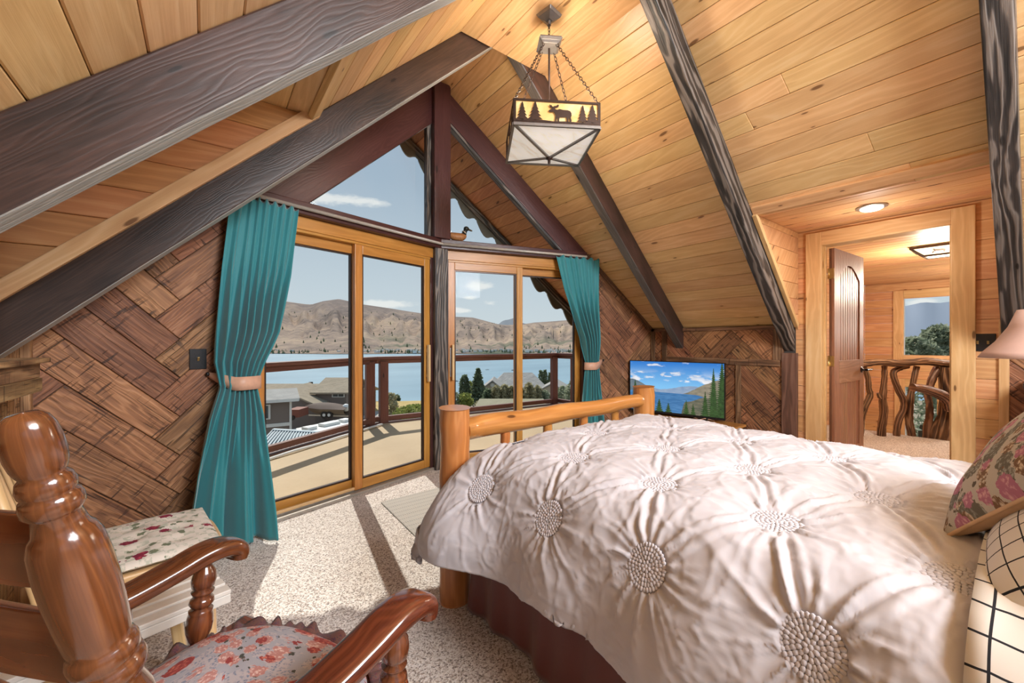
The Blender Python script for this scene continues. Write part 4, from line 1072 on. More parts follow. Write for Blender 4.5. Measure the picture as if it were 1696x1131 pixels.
# ------------------------------------------------------------------ pillows
def pillow(name, label, cat, mats, c, ex, ey, w_, h_, th, group=None, n=44, pipe=None):
    c, ex, ey = Vector(c), Vector(ex).normalized(), Vector(ey); ez = ex.cross(ey).normalized(); ey = ez.cross(ex)
    top, bot = [], []
    for i in range(n + 1):
        r1_, r2_ = [], []
        for j in range(n + 1):
            a, b = -1 + 2 * j / n, -1 + 2 * i / n
            f = max(0, (1 - abs(a) ** 3.0) * (1 - abs(b) ** 3.0)) ** .55
            k = 1 - .05 * (1 - abs(b) ** 2) * abs(a) ** 4; k2 = 1 - .05 * (1 - abs(a) ** 2) * abs(b) ** 4
            wr = .006 * math.sin(9 * a + 4 * b) * f * (abs(a) * abs(b)) 
            p = c + ex * (a * w_ / 2 * k) + ey * (b * h_ / 2 * k2)
            r1_.append(p + ez * (f * th / 2 + wr)); r2_.append(p - ez * (f * th / 2 + wr))
        top.append(r1_); bot.append(r2_)
    mb = MB(); uvf = lambda i, j: (j / n, i / n)
    mb.grid(top, uvf, .5, mi=0); b2 = MB(); mb.grid([list(reversed(r)) for r in bot], lambda i, j: (1 - j / n, i / n), .5, mi=1)
    o = mb.build(name, mats); tag(o, label, cat, group)
    if pipe:
        ring = [top[0][j] for j in range(n)] + [top[i][n] for i in range(n)] + [top[n][j] for j in range(n, 0, -1)] + [top[i][0] for i in range(n, 0, -1)]
        mb = MB(); mb.tube(ring, .004, 6, closed=True); mb.build('piping', pipe, o)
    return o
def floral(name, base, roses, leaf, sc_, checker=None, dens=.5, rough=.8, uvname=True):
    m, t = new_mat(name)
    uv = t.n('ShaderNodeUVMap', out=0) if uvname else t.n('ShaderNodeTexCoord', out=3)
    nz = t.noise(uv, sc_ * 5, 3, .6, out=1); nzs = t.vm('SUBTRACT', nz, (.5, .5, .5)); p = t.vm('ADD', t.scale(uv, (sc_, sc_, sc_)), t.scale(nzs, (.35, .35, .35)))
    col = base
    if checker:
        ck = t.n('ShaderNodeTexChecker', _Vector=t.scale(uv, (checker[1],) * 3), _Scale=1.0, out=1)
        patch = t.maprange(t.noise(uv, sc_ * 4, 3, .7), .42, .6)
        col = t.mix(t.m('MULTIPLY', t.m('MULTIPLY', ck, patch), .8), base, checker[0])
    vl = t.n('ShaderNodeTexVoronoi', _Vector=t.vm('ADD', t.scale(p, (1.9, 1.9, 1.9)), (3.3, 1.7, 0)), _Scale=1.0, out=None)
    ml = t.m('LESS_THAN', t.m('ADD', vl.outputs[0], 0), .27)
    col = t.mix(ml, col, leaf)
    for k, (rc, dk, off, siz) in enumerate(roses):
        v = t.n('ShaderNodeTexVoronoi', _Vector=t.vm('ADD', p, (off, off * 1.7, 0)), _Scale=1.0, _Randomness=.75, out=None)
        pr = t.m('LESS_THAN', t.n('ShaderNodeSeparateColor', v.outputs[1], out=1), dens)
        msk = t.m('MULTIPLY', t.m('LESS_THAN', v.outputs[0], siz), pr)
        pet = t.n('ShaderNodeTexVoronoi', _Vector=t.scale(p, (6, 6, 6)), _Scale=1.0, out=0)
        rc_ = t.mix(t.maprange(pet, .1, .6), rc, dk)
        col = t.mix(msk, col, rc_)
    wv = t.noise(uv, 300, 1, .5)
    finish(t, col, rough, wv, .2, .002, .2); return m
M['floral_pillow'] = floral('embroidered floral pillow', (.50, .47, .40), [((.36, .38, .33), (.15, .14, .11), 7.7, .5), ((.70, .60, .45), (.20, .12, .07), 4.1, .46), ((.66, .40, .42), (.42, .17, .24), 0, .46)], (.12, .10, .07), 8.0, None, .8)
M['pillow_back'] = flat('peach pillow backing', (.62, .42, .25), .8)
def grid_mat():
    m, t = new_mat('white cloth with black window-pane lines'); uv = t.n('ShaderNodeUVMap', out=0)
    nz = t.noise(uv, 3, 2, .5, out=1); p = t.vm('ADD', t.scale(uv, (13, 13, 13)), t.scale(t.vm('SUBTRACT', nz, (.5, .5, .5)), (.35, .35, .35)))
    sp = t.n('ShaderNodeSeparateXYZ', p, out=None)
    d = [t.m('ABSOLUTE', t.m('SUBTRACT', t.m('FRACT', sp.outputs[k]), .5)) for k in (0, 1)]
    ln = t.m('LESS_THAN', t.m('MINIMUM', d[0], d[1]), .036)
    finish(t, t.mix(ln, (.74, .72, .68), (.02, .022, .028)), .8, nz, .05, .002, .2); return m
M['gridcloth'] = grid_mat()
# embroidered pillow leaning back towards the headboard
def frame_from(nrm, updir):
    n = Vector(nrm).normalized(); ex = Vector(updir).cross(n).normalized(); ey = n.cross(ex).normalized(); return ex, ey
pillow('throw_pillow', 'small floral embroidered throw pillow with a peach back, lying nearest the middle of the bed', 'pillow', ['floral_pillow', 'pillow_back'], (1.46, -.01, .975), Vector((-.92, .18, -.35)), Vector((-.384, -.586, .709)), .50, .36, .12, 'pillows at the bed head', pipe='pillow_back')
pillow('sham_pillow', 'large white pillow with black window-pane lines, at the lower right corner nearest the camera', 'pillow', ['gridcloth', 'gridcloth'], (1.31, -.115, .865), Vector((1, -.02, .04)), Vector((0, -.55, .45)), .56, .46, .21, 'pillows at the bed head')
pillow('sham_pillow', 'white pillow with black window-pane lines, farther one against the headboard behind the floral pillow', 'pillow', ['gridcloth', 'gridcloth'], (2.10, -.14, .95), Vector((1, .06, .03)), Vector((0, -.60, .55)), .66, .52, .20, 'pillows at the bed head')
mb = MB(); P = []
for i in range(20):
    y = .075 - .50 * i / 19; row = []
    for j in range(60):
        a = .02 + (al[-1] * .97) * j / 59; row.append((float(np.interp(a, al, pp[:, 0])) + (-.012 if j < 12 else 0), y, float(np.interp(a, al, pp[:, 1])) + .045 + .004 * math.sin(j * .8 + i)))
    P.append(row)
mb.grid(P, lambda i, j: (i / 20 * .8, j / 60 * 3)); o = mb.build('top_sheet', 'gridcloth'); so = o.modifiers.new('t', 'SOLIDIFY'); so.thickness = .004
tag(o, 'folded white sheet with black window-pane lines under the pillows', 'sheet')

# ------------------------------------------------------------------ nightstand and lamp at the far side of the bed head
M['shade'] = flat('pinkish lampshade', (.58, .40, .35), .7, var=.04)
lx, ly = 3.10, -.015
ns = thing('nightstand', 'wooden nightstand behind the pillows, under the table lamp', 'nightstand', (lx, ly - .1, 0))
mb = MB(); mb.box((lx - .22, ly - .34, .06), (lx + .22, ly + .14, .60)); mb.build('body', 'log', ns, bevel=.006)
mb = MB(); mb.box((lx - .25, ly - .36, .60), (lx + .25, ly + .17, .63)); mb.build('top', 'log', ns, bevel=.006)
mb = MB(); mb.box((lx - .19, ly + .14, .36), (lx + .19, ly + .155, .56)); dr_ = mb.build('drawer', 'log', ns, bevel=.004)
mb = MB(); mb.ellipsoid((lx, ly + .17, .46), (.016, .016, .016), 12, 8); mb.build('knob', 'metal_brown', dr_)
tl = thing('table_lamp', 'table lamp with a flared pinkish shade at the right edge of the photo', 'lamp', (lx, ly, .63))
mb = MB(); mb.lathe([(0, .075), (.02, .078), (.03, .03), (.08, .045), (.18, .065), (.28, .04), (.34, .018), (.46, .012)], (lx, ly, .63)); mb.build('base', 'metal_brown', tl)
mb = MB(); rows = []
for (r, z) in ((.222, 1.122), (.205, 1.15), (.165, 1.20), (.125, 1.27), (.098, 1.35)): rows.append([(lx + r * math.cos(t), ly + r * math.sin(t), z) for t in np.linspace(0, 2 * PI, 49)[:-1]])
mb.grid(rows, None, .5, True); sh = mb.build('lamp_shade', 'shade', tl); so = sh.modifiers.new('t', 'SOLIDIFY'); so.thickness = .003
# dark cabinet frame against the right knee wall
cab = thing('dark_cabinet', 'dark stained cabinet with a lattice panel against the right knee wall, beyond the lampshade', 'cabinet', (4.0, -.4, 0))
mb = MB(); mb.box((XR - .30, -.95, 0), (XR - .02, .06, .92), .4); mb.build('body', 'beam', cab, bevel=.005)
mb = MB(); mb.box((XR - .33, -.98, .92), (XR - .015, .08, .95), .6); mb.build('top', 'beam', cab, bevel=.005)
mb = MB(); mb.box((XR - .315, -.42, .08), (XR - .30, .02, .88), .6); mb.box((XR - .32, -.36, .15), (XR - .314, -.04, .80), .1); mb.build('door', 'darkpost', cab, bevel=.004)

# ------------------------------------------------------------------ television on its table
dk_ = thing('tv_table', 'low honey-coloured wooden table under the television', 'table', (4.0, 2.2, 0))
mb = MB(); mb.box((3.70, 1.74, .375), (4.16, 2.70, .40), .3); mb.build('tabletop', 'log', dk_, bevel=.004)
for (x, y) in ((3.74, 1.78), (4.10, 1.78), (3.74, 2.64), (4.10, 2.64)):
    mb = MB(); mb.box((x - .025, y - .025, 0), (x + .025, y + .025, .375)); mb.build('leg', 'log', dk_, bevel=.003)
mb = MB(); mb.box((3.75, 1.79, .29), (4.12, 2.63, .37), .9); mb.build('apron', 'log', dk_, bevel=.003)
tvr = thing('television', 'flat television showing a blue mountain lake scene, on the low table behind the footboard', 'television', (3.95, 2.25, .4))
TA, TB = Vector((4.06, 1.905, 0)), Vector((3.90, 2.745, 0))
tr_, dr2 = W(1201, 602, 3.98), None
TA = Vector((tr_.x, tr_.y, 0)); tl_ = W(1043, 597, 4.62); TB = Vector((tl_.x, tl_.y, 0)); TE = (TA - TB).normalized(); TN = Vector((TE.y, -TE.x, 0)); 
if TN.dot(-Vector((TA.x, TA.y, 0))) < 0: TN = -TN
TWd = (TA - TB).length; z1, z0 = .988, .988 - TWd * .575
def tvp(s, z, o): return TB + TE * s + TN * o + Vector((0, 0, z))
def tvb(mb, s0, s1, za, zb, o0, o1): mb.hexa([tvp(s0, za, o0), tvp(s1, za, o0), tvp(s1, za, o1), tvp(s0, za, o1), tvp(s0, zb, o0), tvp(s1, zb, o0), tvp(s1, zb, o1), tvp(s0, zb, o1)])
mb = MB(); tvb(mb, 0, TWd, z0, z1, -.03, 0); tvb(mb, .2, TWd - .2, z0 + .05, z1 - .12, -.07, -.03); mb.build('body', 'black', tvr, bevel=.003)
mb = MB(); tvb(mb, 0, .008, z0, z1, 0, .008); tvb(mb, TWd - .008, TWd, z0, z1, 0, .008); tvb(mb, .008, TWd - .008, z1 - .008, z1, 0, .008); tvb(mb, .008, TWd - .008, z0, z0 + .022, 0, .008); mb.build('bezel', 'black', tvr, bevel=.001)
for s_ in (.16, TWd - .16):
    mb = MB(); mb.tube([tvp(s_, z0 + .01, -.01), tvp(s_, .41, .07)], .008, 8); mb.tube([tvp(s_, z0 + .01, -.01), tvp(s_, .41, -.10)], .008, 8); mb.build('foot', 'black', tvr)
# the picture on the screen, computed into face colours
SW, SH = 300, 168; yy, xx = np.mgrid[0:SH, 0:SW]; U, V = (xx + .5) / SW, (yy + .5) / SH     # V up
def fbm(x, y, seed, o=5):
    s = 0; a = .5
    for k in range(o): s = s + a * vnoise(x * 2 ** k, y * 2 ** k, seed + k); a *= .5
    return s
img = np.zeros((SH, SW, 3)); sk = np.clip((V - .5) / .5, 0, 1)[..., None]
img[:] = np.array([.22, .55, .90]) * (1 - sk) + np.array([.02, .19, .62]) * sk
cld = ss((fbm(U * 7, V * 11, 40) - .47) * 7) * np.exp(-((V - .60) / .14) ** 2) + .7 * ss((fbm(U * 8 + 3, V * 14, 44) - .60) * 9) * (V > .7)
cld = np.clip(cld * 1.25, 0, 1)[..., None]; shd = (.72 + .5 * (fbm(U * 12, V * 16, 50) - .3))[..., None]
img = img * (1 - cld) + np.array([.92, .94, 1.0]) * shd * cld
def hill(hfun, c0, c1, seed):
    global img
    h = hfun + .03 * (fbm(U[0] * 14, U[0] * 0, seed) - .5); m = (V < h[None, :])[..., None]
    tx = fbm(U * 22, V * 30, seed + 9)[..., None]; c = np.array(c0) * (1 - tx) + np.array(c1) * tx; img = np.where(m, c, img)
u_ = U[0]
hill(.50 - .10 * np.abs(u_ - .42) * 0 + .05 * np.cos(u_ * 9), (.20, .30, .48), (.36, .45, .58), 60)
hill(.63 - .30 * ss(u_ / .42) + 0, (.08, .13, .18), (.22, .26, .28), 63)
hill(.36 + .34 * ss((u_ - .50) / .5), (.14, .13, .10), (.42, .36, .26), 66)
lake = (V < .40) & (V < .36 + .03 * np.sin(U * 9)) & (U > .12) & (V > .0); lk = (fbm(U * 18, V * 60, 70))[..., None]
wm = ((V < .385 - .12 * ss((U - .72) / .25)) & (V > -1))[..., None]
img = np.where(wm, np.array([.015, .11, .30]) * (1 - lk) + np.array([.10, .28, .55]) * lk, img)
hill(.24 + .10 * ss((u_ - .62) / .2) - .9 * (1 - ss((u_ - .50) / .12)), (.05, .07, .05), (.26, .23, .16), 73)
for (tx0, ty, tw_, th_) in [(.06, .02, .10, .62), (.13, .02, .07, .42), (.34, -.05, .09, .32), (.44, -.06, .08, .26), (.63, -.06, .07, .34), (.70, -.05, .06, .28), (.90, -.05, .12, .98), (.98, .0, .14, 1.1), (.82, -.04, .09, .52), (.24, -.06, .10, .30)]:
    hh = (V - ty) / th_; wd = tw_ * .5 * (1 - hh) * (.75 + .5 * fbm(V * 40, U * 30, 80)) * (1 + .35 * np.sin(V * 170))
    m = ((hh > 0) & (hh < 1) & (np.abs(U - tx0) < wd))[..., None]; tx = fbm(U * 60, V * 60, 90)[..., None]
    img = np.where(m, np.array([.004, .02, .008]) * (1 - tx) + np.array([.06, .14, .035]) * tx, img)
img = np.clip(img, 0, 1)
me = bpy.data.meshes.new('screen'); vs = []; s0_, s1_, za_, zb_ = .008, TWd - .008, z0 + .022, z1 - .008
for i in range(SH + 1):
    for j in range(SW + 1): vs.append(tuple(tvp(s0_ + (s1_ - s0_) * j / SW, za_ + (zb_ - za_) * i / SH, .0015)))
ix = np.arange((SH + 1) * (SW + 1)).reshape(SH + 1, SW + 1); q = np.stack([ix[:-1, :-1], ix[:-1, 1:], ix[1:, 1:], ix[1:, :-1]], -1).reshape(-1, 4)
me.from_pydata(vs, [], q.tolist()); ca = me.attributes.new('picture', 'FLOAT_COLOR', 'FACE'); ca.data.foreach_set('color', np.concatenate([img.reshape(-1, 3), np.ones((SH * SW, 1))], 1).ravel())
m_, t_ = new_mat('lit screen'); at_ = t_.n('ShaderNodeAttribute', attribute_name='picture', out=0); finish(t_, (.01, .01, .01), .25, emit=at_, estr=1.0); me.materials.append(m_); me.update()
so_ = bpy.data.objects.new('screen', me); COL.objects.link(so_); so_.parent = tvr; so_.matrix_parent_inverse = parent_inv(tvr)
mb = MB(); mb.tube([tvp(TWd - .30, .405, -.02), tvp(TWd - .27, .42, .02), tvp(TWd - .23, .407, .05), tvp(TWd - .18, .425, .03), tvp(TWd - .1, .406, -.02)], .004, 6); tag(mb.build('cable', 'peach'), 'short loose cable lying on the low table under the television', 'cable')

# ------------------------------------------------------------------ rug
def rug_mat():
    m, t = new_mat('striped flat-weave rug'); uv = t.n('ShaderNodeUVMap', out=0); sp = t.n('ShaderNodeSeparateXYZ', uv, out=None)
    s1 = t.m('SINE', t.m('MULTIPLY', sp.outputs[1], 105.0)); s2 = t.m('SINE', t.m('MULTIPLY', sp.outputs[1], 460.0)); dots = t.m('SINE', t.m('MULTIPLY', sp.outputs[0], 420.0))
    a = t.m('GREATER_THAN', s1, .55); b = t.m('MULTIPLY', t.m('GREATER_THAN', s2, .1), t.m('GREATER_THAN', dots, -.2))
    col = t.mix(t.m('MULTIPLY', t.m('MULTIPLY', a, b), .75), (.50, .47, .43), (.14, .13, .14)); finish(t, t.mix(t.m('MULTIPLY', t.m('GREATER_THAN', s2, .3), .3), col, (.34, .31, .29)), .95, s2, .5, .004, .1); return m
M['rug'] = rug_mat()
mb = MB(); mb.prism([(1.02, 1.93, .001), (2.75, 1.93, .001), (2.75, 3.02, .001), (1.04, 2.98, .001)], (0, 0, .009), .0, (1, 0, 0)); tag(mb.build('rug', 'rug', bevel=.003), 'pale striped flat-weave rug on the carpet between the bed foot and the doors', 'rug')
# ------------------------------------------------------------------ turned rocking chair in the foreground
rk = thing('rocking_chair', 'dark varnished rocking chair with turned posts in the lower left foreground', 'rocking chair', (.05, 1.0, 0))
f = Vector((math.cos(math.radians(30)), math.sin(math.radians(30)), 0)); r = Vector((f.y, -f.x, 0)); UPV = Vector((0, 0, 1))
P0, P1 = Vector((-.132, .590, 1.10)), Vector((-.082, .640, .812)); bk = (P0 - P1).normalized(); CWd = .62
def postline(z): return P1 + (P0 - P1) * ((z - P1.z) / (P0.z - P1.z))
post_prof = [(.0, .018), (.10, .021), (.20, .024), (.235, .029), (.245, .022), (.26, .031), (.275, .022), (.30, .033), (.34, .036), (.37, .030), (.385, .024), (.395, .034), (.415, .030), (.425, .036), (.445, .034), (.452, .027)]
# profile measured from the photograph, distances down from the knob top
down = [(.000, .004), (.002, .014), (.006, .023), (.012, .0285), (.022, .0335), (.034, .0350), (.046, .0335), (.055, .0290), (.0585, .0262), (.060, .0295), (.064, .0315), (.068, .0305), (.0705, .0275), (.073, .0310), (.077, .0345), (.083, .0345), (.087, .0310), (.089, .0278), (.100, .0275), (.106, .0285), (.109, .0305), (.114, .0330), (.135, .0355), (.165, .0365), (.195, .0360), (.215, .0350), (.2175, .0325), (.220, .0355), (.224, .0380), (.229, .0375), (.232, .0345), (.234, .0375), (.239, .0400), (.244, .0385), (.247, .034), (.252, .031), (.262, .034), (.28, .040), (.31, .0425), (.34, .040), (.365, .033), (.375, .028), (.385, .034), (.395, .030), (.42, .024), (.47, .028), (.52, .030), (.60, .026), (.64, .020), (.68, .018)]
vw = [(690, 5), (692, 30), (698, 45), (710, 54), (728, 58), (748, 58), (762, 54), (771, 48), (776, 43), (782, 52), (792, 57), (800, 55), (804, 50), (808, 57), (816, 61), (826, 60), (832, 52), (836, 47), (858, 54), (864, 62), (880, 72), (915, 76), (960, 75), (1000, 71), (1040, 66), (1052, 60), (1056, 66), (1066, 72), (1078, 71), (1084, 64), (1088, 72), (1100, 76), (1112, 72), (1118, 60), (1131, 57), (1160, 68), (1210, 74), (1270, 66), (1330, 48), (1350, 58), (1365, 48), (1440, 40), (1530, 46), (1610, 36)]
s_of = lambda v: (v - 735) / 396
down = [(s_of(v) * (P0 - P1).length, q * .64 * (.39 + .07 * min(1, s_of(v))) / 670) for v, q in vw]
top0 = P0.copy()
for k in (0, 1):
    mb = MB(); base = top0 - r * (CWd * k); L_ = (top0.z - .40) / bk.z
    mb.tube([base - bk * d for d, _ in down] + [base - bk * L_], [q for _, q in down] + [.016], 40, True, .3); mb.build('back_post', 'rocker', rk)
# back slats between the posts (bowed backwards)
def slat(z, h, w_=.018, bow=.05):
    a, b = postline(z), postline(z) - r * CWd; mb = MB(); n = 13; rows = []
    pts = [a + (b - a) * k / (n - 1) - f * (bow * math.sin(PI * k / (n - 1))) for k in range(n)]
    for (dz, dy) in ((-h / 2, -w_ / 2), (-h / 2 + .006, w_ / 2), (h / 2 - .006, w_ / 2), (h / 2, -w_ / 2)):
        rows.append([p + UPV * dz + f * dy for p in pts])
    rows.append(rows[0]); mb.grid(rows, lambda i, j: (j * .05, i * .03)); o = mb.build('back_slat', 'rocker', rk, bevel=.003)
slat(.985, .075); slat(.86, .075); slat(.72, .075)
# arms
S2 = Vector((.352, .815, .640)); armR = postline(.60)
def arm(off, k):
    a0 = armR + off; s_ = S2 + off
    pts = [a0 - f * .02, a0 + (s_ - a0) * .25 - UPV * .010, a0 + (s_ - a0) * .50 - UPV * .014, a0 + (s_ - a0) * .72 - UPV * .004, a0 + (s_ - a0) * .86 + UPV * .006, a0 + (s_ - a0) * .96 + UPV * .006, s_ + f * .016 - UPV * .004, s_ + f * .030 - UPV * .020, s_ + f * .028 - UPV * .040]
    pts = [Vector(p) for p in crom([tuple(p) for p in pts], 6)]
    n = len(pts); rad = [.020 + .003 * min(1, i / n * 2) for i in range(n)]
    for i in range(n - 3, n): rad[i] = .020
    mb = MB()
    b = len(mb.v); rows = []
    for i, p in enumerate(pts):
        tg = (pts[min(i + 1, n - 1)] - pts[max(i - 1, 0)]).normalized(); nn_ = r.cross(tg).normalized(); wv = .037 + .006 * math.sin(min(1, i / n) * PI)
        if i == n - 1: pass
        rr_ = rad[i]; row = []
        for a in np.linspace(0, 2 * PI, 21)[:-1]:
            ca_, sa_ = math.cos(a), math.sin(a); sq = lambda v: math.copysign(abs(v) ** .62, v)
            row.append(p + r * (wv * sq(ca_)) + nn_ * (rr_ * sq(sa_)))
        rows.append(row)
    mb.grid(rows, lambda i, j: (i * .012, j * .009), .35 + .2 * k, True)
    for row, rev in ((rows[0], 1), (rows[-1], 0)):
        bi = len(mb.v); mb.v += row; idx = list(range(bi, bi + len(row))); mb.face(idx if not rev else idx[::-1], [(0, 0)] * len(row), .5)
    o = mb.build('armrest', 'rocker', rk)
    sp = [(0, .010), (.02, .013), (.035, .020), (.060, .023), (.082, .021), (.092, .014), (.098, .021), (.106, .019), (.112, .015), (.122, .021), (.134, .023), (.146, .018), (.151, .014), (.157, .022), (.165, .021), (.175, .023), (.20, .025), (.225, .023), (.25, .017), (.265, .012), (.29, .011)]
    for q in (.90, .50):
        t_ = a0 + (s_ - a0) * q - UPV * .012; mb = MB(); mb.lathe([(d * .78, rr * 1.22) for d, rr in sp], t_, (Vector((0, 0, -1)) - f * .10 + f * .0), 24, .2); mb.build('arm_spindle', 'rocker', rk)
arm(Vector((0, 0, 0)), 0); arm(-r * CWd, 1)
# seat, legs, rockers
sc0 = (armR + S2) / 2 - r * (CWd / 2); sc0 = Vector((sc0.x, sc0.y, 0)) + f * .02
mb = MB(); hw, hd = .29, .26
mb.obox(sc0 + UPV * .395, r * hw, f * hd, UPV * .018, .4); mb.build('seat', 'rocker', rk, bevel=.012)
for (a, b) in ((1, 1), (1, -1), (-1, 1), (-1, -1)):
    mb = MB(); t_ = sc0 + r * (a * .22) + f * (b * .19) + UPV * .385; mb.lathe([(0, .014), (.05, .02), (.09, .024), (.1, .016), (.11, .022), (.13, .016), (.2, .022), (.26, .018), (.30, .012), (.335, .012)], t_, -UPV + r * (a * .1) + f * (b * .12), 18); mb.build('leg', 'rocker', rk)
for a in (1, -1):
    pts = [sc0 + r * (a * .255) + f * (s_ * .48) + UPV * (.022 + .11 * abs(s_) ** 2.2) for s_ in np.linspace(-1.1, .85, 17)]
    mb = MB(); mb.tube(pts, .020, 10, up=(0, 0, 1)); mb.build('rocker_runner', 'rocker', rk)
for b in (.19, -.19):
    mb = MB(); mb.tube([sc0 + r * -.24 + f * b + UPV * .22, sc0 + f * b + UPV * .22, sc0 + r * .24 + f * b + UPV * .22], [.011, .017, .011], 12); mb.build('stretcher', 'rocker', rk)
# tapestry cushion with dark ruffle
M['tapestry'] = floral('tapestry cushion', (.34, .34, .38), [((.16, .20, .28), (.42, .38, .40), 5.2, .55), ((.66, .50, .46), (.42, .20, .18), 2.3, .46), ((.55, .17, .12), (.26, .05, .05), 0, .42)], (.07, .07, .06), 12, None, .85)
M['ruffle'] = floral('dark satin ruffle', (.14, .07, .06), [((.28, .08, .06), (.07, .04, .06), 0, .5)], (.05, .05, .07), 12, None, .6, .3)
mb = MB(); n = 40; rows = []; hw, hd = .27, .245
cc = sc0 + f * .01
def cp_(a, b):   # squircle footprint
    return cc + r * (a * hw) + f * (b * hd)
R_ = []
for i in range(n + 1):
    rho = i / n; row = []
    for t in np.linspace(0, 2 * PI, 73)[:-1]:
        sq = lambda v: math.copysign(abs(v) ** .7, v); a, b = rho * sq(math.cos(t)), rho * sq(math.sin(t))
        h = .062 * max(0, 1 - rho ** 2.6) ** .6 - .010 * math.exp(-(rho / .12) ** 2); row.append(cp_(a, b) + UPV * (.420 + h + .003 * math.sin(5 * t) * rho))
    R_.append(row)
mb.grid(R_, lambda i, j: (.5 + .5 * (i / n) * math.cos(2 * PI * j / 72), .5 + .5 * (i / n) * math.sin(2 * PI * j / 72)), .5, True)
cu = mb.build('seat_cushion', ['tapestry']); tag(cu, 'tapestry floral seat cushion with a dark ruffle on the dark rocking chair', 'cushion')
mb = MB(); rows = []; N_ = 360
for i in range(5):
    q = i / 4; row = []
    for j in range(N_):
        t = 2 * PI * j / N_; sq = lambda v: math.copysign(abs(v) ** .7, v); a, b = sq(math.cos(t)), sq(math.sin(t)); w_ = math.sin(t * 40 + 2.5 * math.sin(t * 7)) * (.7 + .4 * math.sin(t * 13))
        g = 1 + .02 + q * (.12 + .025 * w_); row.append(cc + r * (a * hw * g) + f * (b * hd * g) + UPV * (.418 + q * (.010 * w_ - .004) + .006 * math.sin(t * 9) * q))
    rows.append(row)
mb.grid(rows, lambda i, j: (j / 30, i / 10), .5, True); o = mb.build('ruffle', 'ruffle', cu); so = o.modifiers.new('t', 'SOLIDIFY'); so.thickness = .002

# ------------------------------------------------------------------ cream slatted bench top in front of a light wood chair
def frameaxes(deg): e = Vector((math.cos(math.radians(deg)), math.sin(math.radians(deg)), 0)); return e, Vector((-e.y, e.x, 0))
ex, ey = frameaxes(14)
tb = thing('slatted_table', 'low cream slatted table behind the armrest of the dark rocking chair', 'table', (-.15, 1.66, 0))
cr = W(383, 991, 1.30)   # near right corner of the top
ctop = .405; cr = Vector((cr.x, cr.y, ctop)); Lt = .66
ns_ = 6; sw_ = .042; gp = .013
for k in range(ns_):
    mb = MB(); a = cr + ey * (k * (sw_ + gp)); taper = .03 * k
    mb.hexa([a - ex * Lt - UPV * .014, a - UPV * .014, a + ey * sw_ - UPV * .014, a + ey * sw_ - ex * Lt - UPV * .014, a - ex * Lt, a, a + ey * sw_, a + ey * sw_ - ex * Lt]); mb.build('slat', 'cream', tb, bevel=.0025)
dpt = ns_ * (sw_ + gp) - gp
mb = MB(); mb.obox(cr - ex * (Lt / 2) + ey * .012 - UPV * .029, ex * (Lt / 2 - .0), ey * .010, UPV * .014); mb.build('apron', 'cream', tb, bevel=.003)
mb = MB(); mb.obox(cr - ex * .012 + ey * dpt / 2 - UPV * .029, ey * (dpt / 2 - .004), ex * .010, UPV * .014); mb.build('apron', 'cream', tb, bevel=.003)
mb = MB(); mb.obox(cr - ex * (Lt - .012) + ey * dpt / 2 - UPV * .029, ey * (dpt / 2 - .004), ex * .010, UPV * .014); mb.build('apron', 'cream', tb, bevel=.003)
for (a, b, m__) in ((-.10, .03, 'cream'), (-.10, dpt - .03, 'maple'), (-Lt + .10, .03, 'cream'), (-Lt + .10, dpt - .03, 'cream')):
    mb = MB(); t_ = cr + ex * a + ey * b - UPV * .03; bt = Vector((t_.x, t_.y, 0)) + ex * (.05 if a > -.5 else -.05) + ey * (-.02 if b < .1 else .02); mb.beam(t_, bt, .034, .034, (0, 1, 0)); mb.build('leg', m__, tb, bevel=.006)
# light wood chair with hoop back and a floral pad
ch = thing('wooden_chair', 'light maple chair with a curved hoop back under the rose-patterned pad', 'chair', (-.2, 2.02, 0))
c_fr = W(345, 852, 1.80); cz = .44
ex2, ey2 = frameaxes(8)
far_r = W(340, 846, 1.80); near_r = W(352, 924, 1.45)
sc1 = Vector(((far_r.x + near_r.x) / 2, (far_r.y + near_r.y) / 2, 0)) - ex2 * .215
def seat_pt(a, b, z): return sc1 + ex2 * (a * .225) + ey2 * (b * .215) + UPV * z
def squ(t, p=.55): 
    g = lambda v: math.copysign(abs(v) ** p, v); return g(math.cos(t)), g(math.sin(t))
mb = MB(); ring = [seat_pt(*squ(t), .415) + ex2 * .022 for t in np.linspace(0, 2 * PI, 49)[:-1]]; mb.prism(ring, UPV * .030, .4, ex2); mb.build('seat', 'maple', ch, bevel=.008)
for (a, b) in ((.8, .8), (.8, -.8), (-.8, .8), (-.8, -.8)):
    mb = MB(); p = seat_pt(a, b, .415); q = seat_pt(a * 1.12, b * 1.1, 0.0); mb.tube([p, p + (q - p) * .5, q], [.019, .021, .014], 12); mb.build('leg', 'maple', ch)
# hoop back
mb = MB(); hoop = []
for t in np.linspace(0, PI, 25):
    hoop.append(seat_pt(-.92, 0, .44) + ey2 * (.235 * math.cos(t)) * (1 + .15 * math.sin(t)) + UPV * (.44 * math.sin(t) ** .85) - ex2 * (.12 * math.sin(t)))
mb.tube(hoop, .016, 14, up=tuple(ex2)); mb.build('hoop_back', 'maple', ch)
for k in range(-2, 3):
    b = k * .075; top = .44 * math.sin(math.acos(max(-1, min(1, b / .25)))) ** .85
    mb = MB(); mb.tube([seat_pt(-.92, 0, .44) + ey2 * b, seat_pt(-.92, 0, .44 + top) + ey2 * b * 1.1 - ex2 * (.115 * (top / .44))], .007, 8); mb.build('back_spindle', 'maple', ch)
M['rosepad'] = floral('rose patterned pad', (.72, .67, .60), [((.42, .07, .10), (.20, .02, .05), 0, .36)], (.17, .20, .13), 5.2, ((.42, .45, .36), 14), .8)
rows = []; n = 40; A_, B_ = [], []
